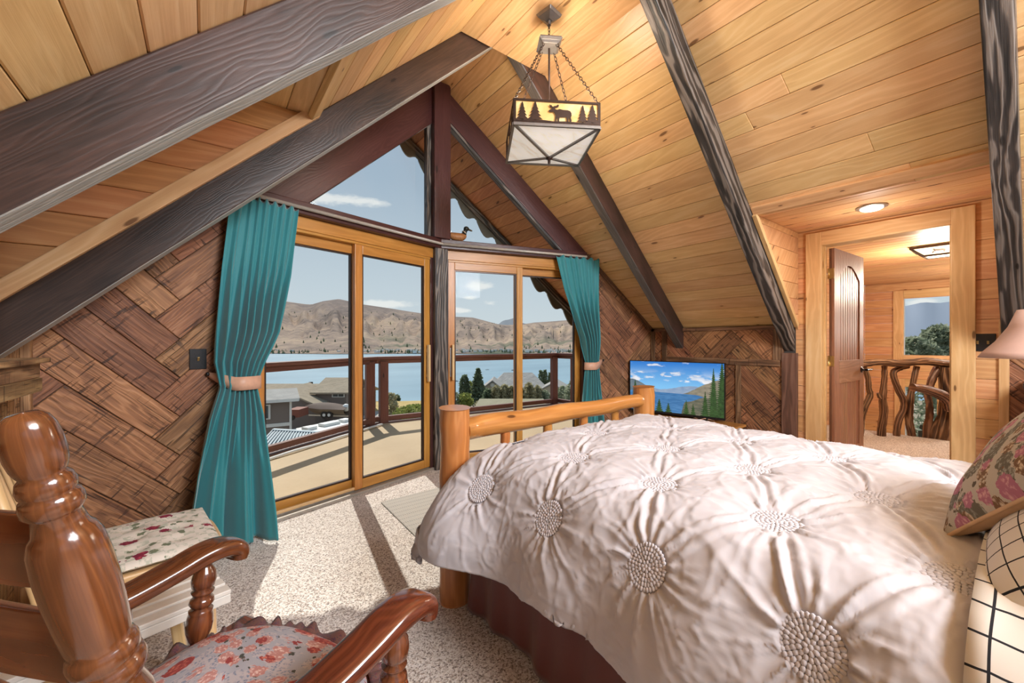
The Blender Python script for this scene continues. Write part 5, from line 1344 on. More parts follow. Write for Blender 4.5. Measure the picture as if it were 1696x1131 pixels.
for i in range(n + 1):
    ra, rb = [], []
    for j in range(n + 1):
        a, b = -1 + 2 * j / n, -1 + 2 * i / n; k = max(0, (1 - abs(a) ** 4) * (1 - abs(b) ** 4)) ** .5
        tuft = sum(math.exp(-(((a - u) ** 2 + (b - v) ** 2) / .02)) for u in (-.5, 0, .5) for v in (-.5, 0, .5)); 
        q = seat_pt(a * 1.0, b * 1.04, .467); ra.append(q + UPV * (.022 * k - .010 * tuft * k + .003 * math.sin(6 * a) * k)); rb.append(q - UPV * (.020 * k))
    A_.append(ra); B_.append(rb)
mb = MB(); mb.grid(A_, lambda i, j: (j / n, i / n)); mb.grid([list(reversed(q)) for q in B_], lambda i, j: (j / n, i / n))
pad = mb.build('seat_pad', 'rosepad'); tag(pad, 'cream tufted seat pad printed with dark red roses, next to the left curtain', 'cushion')

# ------------------------------------------------------------------ pendant lamp
LX, LY = 1.765, 1.93; LR = math.radians(-31.8); lu = Vector((math.cos(LR), math.sin(LR), 0)); lv = Vector((-lu.y, lu.x, 0))
pd = thing('pendant_lamp', 'square hanging lamp with moose and pine silhouettes, on chains from the ceiling', 'pendant lamp', (LX, LY, 3.305))
LC = Vector((LX, LY, 0))
def lp(a, b, z): return LC + lu * a + lv * b + UPV * z
def frust(mb, a0, z0_, a1, z1_, rot=0):
    c, s = math.cos(rot), math.sin(rot); g = lambda a, x, y, z: lp(a * (x * c - y * s), a * (x * s + y * c), z)
    mb.hexa([g(a0, -1, -1, z0_), g(a0, 1, -1, z0_), g(a0, 1, 1, z0_), g(a0, -1, 1, z0_), g(a1, -1, -1, z1_), g(a1, 1, -1, z1_), g(a1, 1, 1, z1_), g(a1, -1, 1, z1_)])
mb = MB(); RC = math.radians(31.8)
frust(mb, .052, 3.285, .060, 3.305, math.radians(40)); frust(mb, .018, 3.262, .050, 3.285, math.radians(40)); mb.tube([lp(0, 0, 3.235), lp(0, 0, 3.265)], .010, 10); mb.build('canopy', 'metal_grey', pd, bevel=.003)
def chain(name, a, b, ln=.030, th=.0022, wd=.0075):
    a, b = Vector(a), Vector(b); d = (b - a).normalized(); L = (b - a).length; n = max(2, int(round(L / (ln * .78)))); st = L / n
    s1 = d.cross(UPV); s1 = s1.normalized() if s1.length > .01 else Vector((1, 0, 0)); s2 = d.cross(s1).normalized(); mb = MB()
    for k in range(n):
        c = a + d * ((k + .5) * st); s = s1 if k % 2 else s2; pts = []
        for t in np.linspace(0, 2 * PI, 13)[:-1]:
            x, y = math.cos(t), math.sin(t); pts.append(c + s * (wd * x) + d * (ln / 2 * math.copysign(abs(y) ** .8, y)))
        mb.tube(pts, th, 5, closed=True)
    mb.build(name, 'metal_brown', pd)
chain('top_chain', lp(0, 0, 3.24), lp(0, 0, 3.13))
mb = MB(); frust(mb, .062, 3.098, .074, 3.110); frust(mb, .052, 3.085, .062, 3.098); frust(mb, .068, 3.110, .068, 3.122); mb.build('chain_plate', 'metal_grey', pd, bevel=.002)
mb = MB(); mb.tube([lp(0, 0, 3.09), lp(0, 0, 2.40)], .0065, 12); mb.build('stem', 'metal_brown', pd)
hs = .255
for (a, b) in ((-1, -1), (1, -1), (1, 1), (-1, 1)): chain('side_chain', lp(a * .04, b * .04, 3.088), lp(a * (hs - .01), b * (hs - .01), 2.605))
zt_, zb_ = 2.60, 2.455
m_, t_ = new_mat('amber art glass'); co = t_.n('ShaderNodeTexCoord', out=3); nz = t_.noise(co, 5, 4, .6, 1.5)
c_ = t_.ramp(nz, [(.3, (.70, .34, .08)), (.5, (.80, .50, .20)), (.7, (.88, .66, .38))]); finish(t_, c_, .3, emit=c_, estr=.26); M['amber'] = m_
m_, t_ = new_mat('white art glass'); co = t_.n('ShaderNodeTexCoord', out=3); nz = t_.noise(t_.scale(co, (1, 3, 1)), 4, 4, .6, 1.5)
c_ = t_.ramp(nz, [(.3, (.66, .60, .50)), (.5, (.82, .79, .72)), (.7, (.90, .88, .83))]); finish(t_, c_, .25, emit=c_, estr=.42); M['opal'] = m_
def sidept(k, s, z, o):   # k side index, s in -hs..hs, o outward
    A = [(lu, -lv), (lv, lu), (-lu, lv), (-lv, -lu)][k]; return LC + A[0] * s + A[1] * (hs + o) + UPV * z
def sbox(mb, k, s0, s1, z0_, z1_, o0=-.003, o1=.003): mb.hexa([sidept(k, s0, z0_, o0), sidept(k, s1, z0_, o0), sidept(k, s1, z0_, o1), sidept(k, s0, z0_, o1), sidept(k, s0, z1_, o0), sidept(k, s1, z1_, o0), sidept(k, s1, z1_, o1), sidept(k, s0, z1_, o1)])
mb = MB()
for k in range(4):
    sbox(mb, k, -hs, hs, zt_ - .012, zt_); sbox(mb, k, -hs, hs, zb_, zb_ + .018); sbox(mb, k, -hs, -hs + .014, zb_ + .018, zt_ - .012); sbox(mb, k, hs - .014, hs, zb_ + .018, zt_ - .012)
mb.build('band_frame', 'metal_brown', pd)
for k in range(4):
    mb = MB(); sbox(mb, k, -hs + .012, hs - .012, zb_ + .010, zt_ - .008, -.010, -.006); mb.build('amber_pane', 'amber', pd)
def tree_poly(x, h, w_):
    L = [(x - w_ * .09, 0), (x - w_ * .09, h * .12)]; n = 5; left = []
    for i in range(n):
        z = h * (.12 + .86 * i / n); z2 = h * (.12 + .86 * (i + 1) / n); ww = w_ * .5 * (1 - i / n) + .002; left += [(x - ww, z - h * .02), (x - ww * .45, z2 - h * .02)]
    L = [(x - w_ * .09, 0), (x - w_ * .09, h * .10)] + left + [(x, h)]; R_ = [(2 * x - a, b) for a, b in reversed(L[:-1])]; return L + R_
moose = [(-.052, .0), (-.050, .018), (-.048, .033), (-.052, .045), (-.060, .052), (-.071, .050), (-.082, .053), (-.084, .058), (-.078, .062), (-.070, .066), (-.066, .072), (-.074, .074), (-.080, .082), (-.078, .090), (-.073, .084), (-.070, .088), (-.066, .080), (-.060, .078), (-.056, .082), (-.046, .083), (-.036, .091), (-.031, .086), (-.034, .078), (-.044, .074), (-.053, .072), (-.050, .066), (-.040, .063), (-.028, .068), (-.010, .064), (.012, .064), (.026, .060), (.033, .050), (.034, .036), (.030, .026), (.034, .012), (.032, .0), (.024, .0), (.025, .014), (.019, .026), (.017, .012), (.017, .0), (.010, .0), (.010, .016), (.008, .028), (-.008, .027), (-.026, .026), (-.030, .014), (-.030, .0), (-.037, .0), (-.037, .014), (-.041, .022), (-.044, .012), (-.045, .0)]
import mathutils
def silhouette(mb, k, poly, sgn=1):
    from mathutils.geometry import tessellate_polygon
    for o in (.002, .0045):
        vs = [sidept(k, a, zb_ + .018 + b, o) for a, b in poly]; bI = len(mb.v); mb.v += vs
        for tri in tessellate_polygon([[Vector((a, b, 0)) for a, b in poly]]): mb.face([bI + i for i in tri], [(0, 0)] * 3, .5)
    bI = len(mb.v) - 2 * len(poly); n = len(poly)
    for i in range(n): mb.face([bI + i, bI + (i + 1) % n, bI + n + (i + 1) % n, bI + n + i], [(0, 0)] * 4, .5)
for k in range(4):
    mb = MB()
    for (x, h, w_) in ((-.205, .108, .062), (-.130, .112, .082), (.150, .105, .060), (.208, .110, .078)): silhouette(mb, k, tree_poly(x, h, w_))
    silhouette(mb, k, [(a * 1.15 + .045, b * 1.12) for a, b in moose])
    gp_ = [(-hs + .01, -.002), (-hs + .01, .008), (-.17, .012), (-.09, .008), (-.02, .003), (.05, .006), (.12, .004), (.18, .010), (hs - .01, .012), (hs - .01, -.002)]
    silhouette(mb, k, gp_); mb.build('silhouette', 'metal_brown', pd)
# lower pyramid of opal panes
apex = lp(0, 0, 2.385)
for k in range(4):
    a, b = sidept(k, -hs, zb_, -.004), sidept(k, hs, zb_, -.004); mb = MB(); m2 = (a + b) / 2
    nn_ = (b - a).cross(apex - a).normalized(); mb.prism([a, b, apex], nn_ * .003); mb.build('opal_pane', 'opal', pd)
mb = MB()
for k in range(4):
    a, b = sidept(k, -hs, zb_ - .002, 0), sidept(k, hs, zb_ - .002, 0); mb.beam(a, apex - UPV * .004, .016, .010); mb.beam(a, b, .014, .016)
mb.build('pane_frame', 'metal_grey', pd)
mb = MB(); mb.lathe([(0, .012), (.006, .022), (.012, .022), (.016, .009), (.040, .009), (.045, .004)], apex + UPV * .002, -UPV, 14); mb.build('finial', 'metal_brown', pd)
lamp('pendant_bulb', 'POINT', (LX, LY, 2.68), 22, (1, .88, .72), .10)

# recessed light in the dormer
dn = thing('recessed_downlight', 'round recessed ceiling light in the dormer above the doorway', 'ceiling light', (3.80, .75, ZD))
mb = MB(); mb.lathe([(0, .058), (.002, .088), (.010, .090), (.012, .086), (.012, .058)], (3.80, .75, ZD + .002), -UPV, 36); mb.build('trim_ring', 'steel', dn)
m_, t_ = new_mat('lit lens'); finish(t_, (.9, .9, .88), .4, emit=(1, .97, .92), estr=2.2); M['lens'] = m_
mb = MB(); mb.lathe([(0, .066), (.014, .064), (.022, .050), (.026, .02), (.027, .001)], (3.80, .75, ZD - .004), -UPV, 32); mb.build('lens', 'lens', dn)
lamp('dormer_bulb', 'POINT', (3.80, .75, ZD - .30), 7, (1, .93, .84), .05)

# hall ceiling fixture
hp = Vector((6.15, .66, ZH)); hl = thing('hall_ceiling_light', 'square rustic ceiling light with a deer silhouette, beyond the doorway', 'ceiling light', tuple(hp))
mb = MB(); h_ = .20
def hx(a, z): return [hp + Vector((x * a, y * a, z)) for x, y in ((-1, -1), (1, -1), (1, 1), (-1, 1))]
mb.hexa(hx(h_ * .8, -.02) + hx(h_ * .8, 0)); 
o1, o2 = hx(h_, -.02), hx(h_ * .55, -.10)
for k in range(4): mb.beam(o1[k], o1[(k + 1) % 4], .02, .02); mb.beam(o2[k], o2[(k + 1) % 4], .018, .018); mb.beam(o1[k], o2[k], .016, .016)
mb.build('frame', 'metal_brown', hl)
m_, t_ = new_mat('lit cream glass'); finish(t_, (.8, .72, .5), .4, emit=(1, .86, .55), estr=.9); M['creamglass'] = m_
mb = MB()
for k in range(4): mb.prism([o1[k], o1[(k + 1) % 4], o2[(k + 1) % 4], o2[k]], UPV * .002)
mb.prism(o2, UPV * .002); mb.build('glass_panel', 'creamglass', hl)
mb = MB(); mb.box(tuple(hp + Vector((-.11, -.05, -.114))), tuple(hp + Vector((-.10, .05, -.112)))); 
deer = [(-.05, 0), (-.045, .02), (-.03, .035), (-.055, .05), (-.035, .05), (-.04, .065), (-.02, .045), (.03, .04), (.05, .03), (.045, 0), (.035, 0), (.03, .02), (-.03, .018), (-.04, 0)]
mid_, nr_ = (o1[3] + o1[0] + o2[3] + o2[0]) / 4, None
va = (o1[0] - o1[3]).normalized(); vb = ((o1[0] + o1[3]) / 2 - (o2[0] + o2[3]) / 2).normalized(); vn = va.cross(vb)
if vn.x > 0: vn = -vn
from mathutils.geometry import tessellate_polygon
mb = MB(); vs = [mid_ + va * a + vb * (b - .03) + vn * .004 for a, b in deer]; mb.v += vs
for tri in tessellate_polygon([[Vector((a, b, 0)) for a, b in deer]]): mb.face(list(tri), [(0, 0)] * 3, .5)
mb.build('deer_silhouette', 'metal_brown', hl)
lamp('hall_bulb', 'POINT', (6.15, .66, ZH - .35), 70, (1, .90, .74), .12)
lamp('stair_bulb', 'POINT', (8.2, 0.2, 1.4), 60, (1, .93, .82), .15)

# twig railing in the hall
tw = thing('twig_railing', 'stair railing of peeled twisted branches beyond the doorway', 'railing', (7.0, 1.0, 0))
def wpath(pts, d): return [W(u, v, d) for u, v in pts]
def twig(nm, pts, rad, d=5.15, n=7, seed=0):
    rnd = random.Random(seed); P = [Vector(p) for p in crom([tuple(p) for p in wpath(pts, d)], n)]
    rr = np.interp(np.linspace(0, 1, len(P)), np.linspace(0, 1, len(rad)), rad); mb = MB()
    mb.tube(P, [float(q) * (1 + rnd.uniform(-.07, .07)) for q in rr], 12, True, rnd.random()); return mb.build(nm, 'twig', tw)
twig('handrail', [(1405, 604), (1430, 603), (1455, 600), (1490, 602), (1530, 599), (1560, 602), (1590, 606)], [.035, .045, .040, .047, .045, .05, .055], 5.1)
S = 1 / 6.285
def cr_(pts): return [(1400 + x * S, 580 + y * S) for x, y in pts]
twig('branch', cr_([(190, 170), (235, 290), (245, 400), (258, 475), (195, 610), (160, 740), (148, 870), (145, 1010)]), [.028, .030, .030, .034, .040, .042, .045, .045], seed=1)
twig('branch', cr_([(405, 165), (408, 280), (398, 400), (390, 520), (400, 650), (380, 800), (375, 900), (365, 1060)]), [.030, .030, .034, .042, .045, .044, .045, .050], seed=2)
twig('branch', cr_([(395, 510), (360, 490), (340, 450)]), [.03, .024, .016], seed=12)
twig('branch', cr_([(660, 175), (575, 190), (505, 225), (510, 300), (555, 420), (605, 520), (605, 620), (560, 720), (535, 850), (545, 950), (575, 1090)]), [.020, .03, .034, .034, .036, .036, .037, .036, .036, .036, .04], seed=3)
twig('branch', cr_([(745, 170), (720, 270), (700, 370), (680, 480), (665, 620), (665, 750), (690, 880), (680, 960), (665, 1090)]), [.034, .030, .032, .036, .042, .040, .042, .046, .048], seed=4)
twig('branch', cr_([(965, 185), (910, 290), (880, 380), (860, 480), (875, 560), (875, 700), (850, 830), (850, 940), (845, 1090)]), [.045, .042, .04, .038, .036, .038, .042, .042, .046], seed=5)
twig('stump_arm', cr_([(700, 390), (790, 400), (900, 430), (1000, 470), (1070, 530), (1110, 620)]), [.045, .050, .055, .060, .065, .07], 4.95, seed=6)
def gnarl(pts, rad, d, seed):
    rnd = random.Random(seed); P = [Vector(p) for p in crom([tuple(p) for p in wpath(pts, d)], 8)]; rr = np.interp(np.linspace(0, 1, len(P)), np.linspace(0, 1, len(rad)), rad); mb = MB(); rows = []
    for i, p in enumerate(P): rows.append([p + Vector((math.cos(t), math.sin(t), 0)) * float(rr[i]) * (1 + .16 * math.sin(5 * t + i * .12) + .09 * math.sin(11 * t - i * .3)) for t in np.linspace(0, 2 * PI, 41)[:-1]])
    mb.grid(rows, lambda i, j: (i * .02, j * .02), rnd.random(), True); return mb.build('stump_post', 'twig', tw)
gnarl(cr_([(1075, 180), (1080, 350), (1110, 520), (1100, 700), (1070, 850), (1040, 1000), (1040, 1120)]), [.07, .08, .10, .12, .14, .165, .17], 5.05, 3)
mb = MB(); pz = W(1414, 672, 7.0); mb.box((7.6, YH - .012, .18), (7.72, YH - .001, .42)); tag(mb.build('wall_intercom', 'white', bevel=.003), 'small white wall phone on the hall boards just right of the open door', 'wall phone')
# ------------------------------------------------------------------ outside
M['hill'] = None
def ground_mat(name, stops, sc_=.05, rough=.95, bstr=.3):
    m, t = new_mat(name); co = t.n('ShaderNodeTexCoord', out=3); n1 = t.noise(co, sc_, 8, .62); n2 = t.noise(co, sc_ * 14, 4, .6)
    finish(t, t.ramp(t.m('ADD', t.m('MULTIPLY', n1, .7), t.m('MULTIPLY', n2, .3)), stops), rough, n1, bstr, 1.0, .1); return m
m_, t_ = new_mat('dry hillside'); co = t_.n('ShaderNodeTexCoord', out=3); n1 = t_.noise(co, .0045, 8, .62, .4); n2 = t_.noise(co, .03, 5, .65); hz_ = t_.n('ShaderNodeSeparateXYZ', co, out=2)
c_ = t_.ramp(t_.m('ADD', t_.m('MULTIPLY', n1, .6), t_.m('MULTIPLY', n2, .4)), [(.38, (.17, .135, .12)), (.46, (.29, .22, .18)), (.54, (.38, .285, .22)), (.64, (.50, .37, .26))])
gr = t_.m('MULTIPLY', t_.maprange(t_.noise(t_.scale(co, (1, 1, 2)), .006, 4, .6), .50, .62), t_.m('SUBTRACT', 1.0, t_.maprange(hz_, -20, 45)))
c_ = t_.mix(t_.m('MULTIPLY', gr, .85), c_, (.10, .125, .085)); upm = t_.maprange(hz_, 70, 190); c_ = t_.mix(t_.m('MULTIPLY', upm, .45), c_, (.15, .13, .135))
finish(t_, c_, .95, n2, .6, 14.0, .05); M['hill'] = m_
sky_u = [-900, -300, 100, 330, 440, 467, 505, 516, 535, 561, 580, 602, 649, 696, 722, 749, 783, 810, 826, 840, 867, 885, 900, 944, 990, 1100, 1300, 1460, 1500, 1540, 1577, 1650, 2000, 2800]
sky_v = [520, 505, 500, 492, 495, 497.6, 504, 505, 500, 497, 501, 505.6, 511, 518, 522, 525, 527, 534, 538, 539, 537, 534, 533, 530, 525, 528, 545, 556, 558, 560, 560, 560, 562, 562]
NU, NR = 420, 46; us = np.linspace(-60, 62, NU); P = []; rsn = np.random.RandomState(2)
LAKE = -27.5
for i in range(NR):
    q = i / (NR - 1); d0 = 930 + 1500 * q ** 1.15; row = []
    for j in range(NU):
        # position by bearing; skyline height taken from the photograph
        ang = math.radians(us[j]); tanu = math.tan(ang); u = 848 + FPX * tanu
        u_c = u; v = float(np.interp(u_c, sky_u, sky_v)); top = CAMZ + (566 - v) / FPX * 2430
        rid = float(vnoise(np.array([us[j] * 1.1 + 40]), np.array([q * 5.0]), 21)[0]) - .5; rid2 = float(vnoise(np.array([us[j] * 3.1 + 80]), np.array([q * 11.0]), 22)[0]) - .5
        prof_ = q ** 1.25 * (1 + .0 * rid); h = LAKE + 1 + (top - LAKE) * prof_ + (rid * 60 + rid2 * 26) * math.sin(PI * min(1, q)) * min(1, q * 2.2) * (1 - .15 * q)
        vlim = top; 
        lim = CAMZ + (566 - v) / FPX * d0 - 2 if q < .98 else 1e9
        h = min(h, lim) if q < .98 else top
        dd = d0 * (1 + .02 * math.sin(us[j] * .35)); p = FW * dd + RT * (dd * tanu); row.append((p.x, p.y, h))
    P.append(row)
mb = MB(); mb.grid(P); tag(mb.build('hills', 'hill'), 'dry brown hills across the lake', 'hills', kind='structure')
# farther ridge, with aerial haze put into its bluish base colour
m_, t_ = new_mat('haze-tinted distant ridge'); finish(t_, (.20, .22, .25), .95); M['ridge'] = m_
P = []
for i in range(6):
    q = i / 5; row = []
    for j in range(120):
        tanu = math.tan(math.radians(-8 + j * .17)); u = 848 + FPX * tanu; v = 545 - 17 * math.exp(-((u - 848) / 26) ** 2) + 1.0 * math.sin(u * .3); top = CAMZ + (566 - v) / FPX * 4200; dd = 3600 + 600 * q; p = FW * dd + RT * (dd * tanu); row.append((p.x, p.y, LAKE + (top - LAKE) * q))
    P.append(row)
mb = MB(); mb.grid(P); tag(mb.build('hills', 'ridge'), 'distant ridge, haze-tinted bluish, in the gap between the brown hills', 'hills', kind='structure')
P = []
for i in range(6):
    q = i / 5; row = []
    for j in range(120):
        tanu = math.tan(math.radians(8 + j * .46)); u = 848 + FPX * tanu; v = 530 - 28 * (1 - math.exp(-max(0, u - 1100) / 150)) + 3 * math.sin(u * .031) + 1.5 * math.sin(u * .11); top = CAMZ + (566 - v) / FPX * 4600; dd = 3900 + 700 * q; p = FW * dd + RT * (dd * tanu); row.append((p.x, p.y, LAKE + (top - LAKE) * q))
    P.append(row)
m_, t_ = new_mat('haze-tinted mountain'); finish(t_, (.34, .38, .46), .95); M['ridge_hazed'] = m_  # distance haze is put into the mountain's flat pale colour
mb = MB(); mb.grid(P); tag(mb.build('hills', 'ridge_hazed'), 'haze-tinted pale blue mountain seen through the square hall window', 'hills', kind='structure')
# lake
m_, t_ = new_mat('lake water'); co = t_.n('ShaderNodeTexCoord', out=3); n1 = t_.noise(t_.scale(co, (1, 1, 1)), .35, 4, .6); n2 = t_.noise(t_.scale(co, (1, 2.5, 1)), .006, 4, .6)
finish(t_, t_.ramp(n2, [(.35, (.17, .28, .36)), (.65, (.24, .37, .45))]), .35, n1, .15, .5, .35); M['lake'] = m_
mb = MB(); a = [W(-2600, 566, 60), W(4200, 566, 60), W(4200, 566, 1100), W(-2600, 566, 1100)]; mb.prism([Vector((p.x, p.y, LAKE)) for p in a], (0, 0, -1)); tag(mb.build('lake', 'lake'), 'blue lake between the town and the hills', 'lake', kind='structure')
# near ground
GZ = -7.3
M['ground'] = ground_mat('gravel and dry ground', [(.3, (.20, .165, .12)), (.5, (.32, .27, .20)), (.7, (.42, .37, .29))], .12)
P = []
for i in range(30):
    d = 7.5 + 100 * (i / 29) ** 1.3; row = []
    for j in range(60):
        tanu = -2.6 + 5.6 * j / 59; p = FW * d + RT * (d * tanu); z = GZ + (.15 * math.sin(p.x * .3) * math.cos(p.y * .27)) - (max(0, d - 60) * .62)
        row.append((p.x, p.y, z))
    P.append(row)
mb = MB(); mb.grid(P); tag(mb.build('ground', 'ground'), 'gravel lots and dry ground below the house', 'ground', kind='structure')
M['gold'] = ground_mat('dry golden grass', [(.3, (.38, .27, .10)), (.5, (.52, .38, .17)), (.7, (.60, .47, .25))], .8)
def patch(name, mat, pix, z, label, cat, kind='structure', h=.06):
    pts = []
    for u, v in pix:
        d = (CAMZ - z) * FPX / (v - 566); p = W(u, v, d); pts.append(Vector((p.x, p.y, z)))
    mb = MB(); mb.prism(pts, (0, 0, h)); o = mb.build(name, mat); tag(o, label, cat, kind=kind); return o
patch('grass_field', 'gold', [(600, 684), (720, 684), (720, 664), (600, 667)], GZ + .2, 'golden dry grass slope above the lake shore', 'grass', 'stuff')
patch('gravel_road', ground_mat('pale gravel', [(.3, (.42, .40, .36)), (.7, (.56, .53, .48))], .5), [(600, 694), (720, 694), (720, 682), (600, 682)], GZ + .24, 'pale gravel strip in front of the golden grass', 'road')
patch('driveway', ground_mat('pale asphalt', [(.3, (.30, .29, .27)), (.7, (.40, .38, .35))], .5), [(400, 698), (590, 698), (590, 690), (400, 690)], GZ + .22, 'pale street between the parked boat and the camper', 'street')
# foliage
def leaf_mat(name, a, b):
    m, t = new_mat(name); tn = t.n('ShaderNodeAttribute', attribute_name='tone', out=2); c = t.mix(tn, a, b); p = t.n('ShaderNodeBsdfPrincipled', out=None); t.set(p, 'Base Color', c); t.set(p, 'Roughness', .7); t.set(p, 'Specular IOR Level', .2)
    t.n('ShaderNodeOutputMaterial', t.n('ShaderNodeMixShader', .48, p.outputs[0], t.n('ShaderNodeBsdfTranslucent', c)), out=None); return m
M['lf_dark'] = leaf_mat('dark evergreen needles', (.11, .15, .09), (.27, .32, .19)); M['lf_olive'] = leaf_mat('olive shrub leaves', (.34, .31, .18), (.62, .56, .36)); M['lf_yel'] = leaf_mat('yellow green leaves', (.16, .20, .05), (.44, .46, .14)); M['lf_gry'] = leaf_mat('sage leaves', (.24, .28, .18), (.50, .52, .38))
M['bark'] = flat('tree bark', (.12, .085, .06), .9)
def plant(name, label, cat, base, h, w_, shape, mat, n=900, leaf=.10, group=None, seed=0, trunk=True):
    rs = np.random.RandomState(seed); base = Vector(base)
    o = thing(name, label, cat, tuple(base), group=group)
    t = rs.rand(n); a = rs.rand(n) * 2 * PI; rr = rs.rand(n) ** .5
    if shape == 'cone': prof_ = (1 - t) ** .85 * (.78 + .35 * (np.sin(t * 42) > 0)); 
    elif shape == 'column': prof_ = np.clip(np.sin(PI * (t * .86 + .12)) ** .45, 0, 1)
    elif shape == 'round': prof_ = np.sqrt(np.clip(1 - (2 * t - 1) ** 2, 0, 1)) * (1 + .25 * np.sin(a * 3 + t * 9))
    else: prof_ = np.clip(1 - t, 0, 1) ** .4 * (.8 + .4 * np.sin(a * 5 + seed))
    rad = w_ / 2 * prof_ * (.55 + .45 * rr); c = np.stack([base.x + rad * np.cos(a), base.y + rad * np.sin(a), base.z + h * (.04 + .96 * t)], -1)
    mb = MB()
    for k in range(n):
        d1 = rs.randn(3); d1 /= np.linalg.norm(d1); d2 = rs.randn(3); d2 /= np.linalg.norm(d2); s_ = leaf * (.6 + .8 * rs.rand())
        q = [c[k] - d1 * s_, c[k] + d1 * s_, c[k] + d2 * s_ * 1.4]; b = len(mb.v); mb.v += [Vector(x) for x in q]; mb.face([b, b + 1, b + 2], [(0, 0)] * 3, float(rs.rand()))
    mb.build('foliage', mat, o)
    if trunk: mb = MB(); mb.tube([base - Vector((0, 0, .1)), base + Vector((0, 0, h * .6))], [w_ * .05, w_ * .02], 6); mb.build('trunk', 'bark', o)
    return o
def at_px(u, vb, d): p = W(u, vb, d); return p
def ground_at(u, d): p = W(u, 566, d); return Vector((p.x, p.y, GZ))
def plant_px(name, label, cat, u, vt, vb, wpx, d, shape, mat, **k):
    b = W(u, vb, d); t = W(u, vt, d); plant(name, label, cat, (b.x, b.y, b.z), t.z - b.z, wpx / FPX * d, shape, mat, **k)
plant_px('cypress', 'dark columnar cypress left of the spruce, in front of the lake', 'tree', 769.5, 622, 672, 17, 50, 'column', 'lf_dark', n=1600, leaf=.16, seed=1)
plant_px('spruce', 'dark pointed spruce left of the grey-roofed house', 'tree', 792, 612, 674, 34, 50, 'cone', 'lf_dark', n=2600, leaf=.2, seed=2)
plant_px('shrub', 'bright yellow-green bush at the foot of the cypress', 'bush', 771, 652, 676, 22, 46, 'round', 'lf_yel', n=900, leaf=.14, seed=3, group='bushes below the balcony')
plant_px('shrub', 'green bush at the left edge of the right sliding door', 'bush', 753, 650, 676, 18, 46, 'round', 'lf_gry', n=700, leaf=.14, seed=4, group='bushes below the balcony')
plant_px('shrub', 'small yellow-green tree behind the cypress', 'tree', 779, 633, 655, 12, 56, 'round', 'lf_yel', n=500, leaf=.16, seed=44)
for k, (u, vt, wp, mt_) in enumerate(((808, 646, 18, 'lf_dark'), (822, 640, 20, 'lf_olive'), (835, 638, 18, 'lf_olive'), (847, 641, 15, 'lf_olive'), (859, 636, 18, 'lf_olive'), (876, 635, 20, 'lf_olive'), (890, 640, 18, 'lf_olive'), (902, 648, 20, 'lf_gry'))):
    nm = ['first', 'second', 'third', 'fourth', 'fifth', 'sixth', 'seventh', 'last'][k]
    plant_px('hedge_shrub', f'{"dark green" if mt_ == "lf_dark" else "grey-green" if mt_ == "lf_gry" else "brownish"} upright shrub, {nm} from the left in the row before the grey-roofed house', 'shrub', u, vt, 676, wp * 1.35, 40, 'flame', mt_, n=1700, leaf=.13, seed=10 + k, group='row of shrubs before the grey-roofed house')
plant_px('shrub', 'sage green bush right of the paired balcony posts', 'bush', 951, 632, 690, 30, 30, 'round', 'lf_gry', n=1600, leaf=.12, seed=30)
plant_px('shrub', 'olive bush between the two right balcony posts', 'bush', 931, 640, 690, 16, 34, 'round', 'lf_gry', n=900, leaf=.12, seed=31)
for k, (u, vt, vb, wp) in enumerate(((896, 614, 640, 7), (903, 613, 640, 6), (911, 618, 640, 6))):
    plant_px('poplar', ['slim dark tree left of the three beyond the grey roof', 'middle slim dark tree of the three beyond the grey roof', 'right slim dark tree of the three beyond the grey roof'][k], 'tree', u, vt, vb, wp, 75, 'column', 'lf_dark', n=400, leaf=.2, seed=50 + k, group='slim trees beyond the grey roof')
plant_px('shrub', 'yellow-green bushes beyond the left sliding door, by the paired balcony posts', 'bush', 690, 672, 697, 62, 26, 'round', 'lf_yel', n=2200, leaf=.10, seed=33)
plant_px('shrub', 'olive tree partly behind the paired balcony posts', 'bush', 646, 652, 696, 24, 30, 'round', 'lf_olive', n=1400, leaf=.11, seed=34)
plant_px('shrub', 'dark small tree on the edge of the golden grass', 'tree', 657, 655, 668, 9, 57, 'round', 'lf_dark', n=500, leaf=.16, seed=35)
plant_px('shrub', 'dark bushes on the crest left of the golden grass', 'bush', 646, 661, 668, 9, 57, 'round', 'lf_dark', n=300, leaf=.16, seed=36)
m_o = ground_mat('tan stucco wall', [(.3, (.27, .245, .17)), (.7, (.34, .31, .22))], .8)
def wallpx(name, label, cat, u0, u1, vt, vb, d, th, mat, dv=0):
    a, b = W(u0, vt, d), W(u1, vt + dv, d); z0_ = W(u0, vb, d).z; mb = MB(); n = FW * th
    A, B = Vector((a.x, a.y, z0_)), Vector((b.x, b.y, z0_)); mb.hexa([A, B, B + n, A + n, a, Vector((b.x, b.y, a.z)), Vector((b.x, b.y, a.z)) + n, a + n]); o = mb.build(name, mat); tag(o, label, cat); return o
wallpx('garden_wall', 'low tan terrace wall below the row of shrubs', 'wall', 786, 908, 675, 700, 33, 5, m_o)
plant_px('hedge', 'low clipped olive hedge on top of the tan terrace wall', 'hedge', 800, 664, 672, 24, 38.6, 'round', 'lf_olive', n=500, leaf=.12, seed=70, trunk=False)

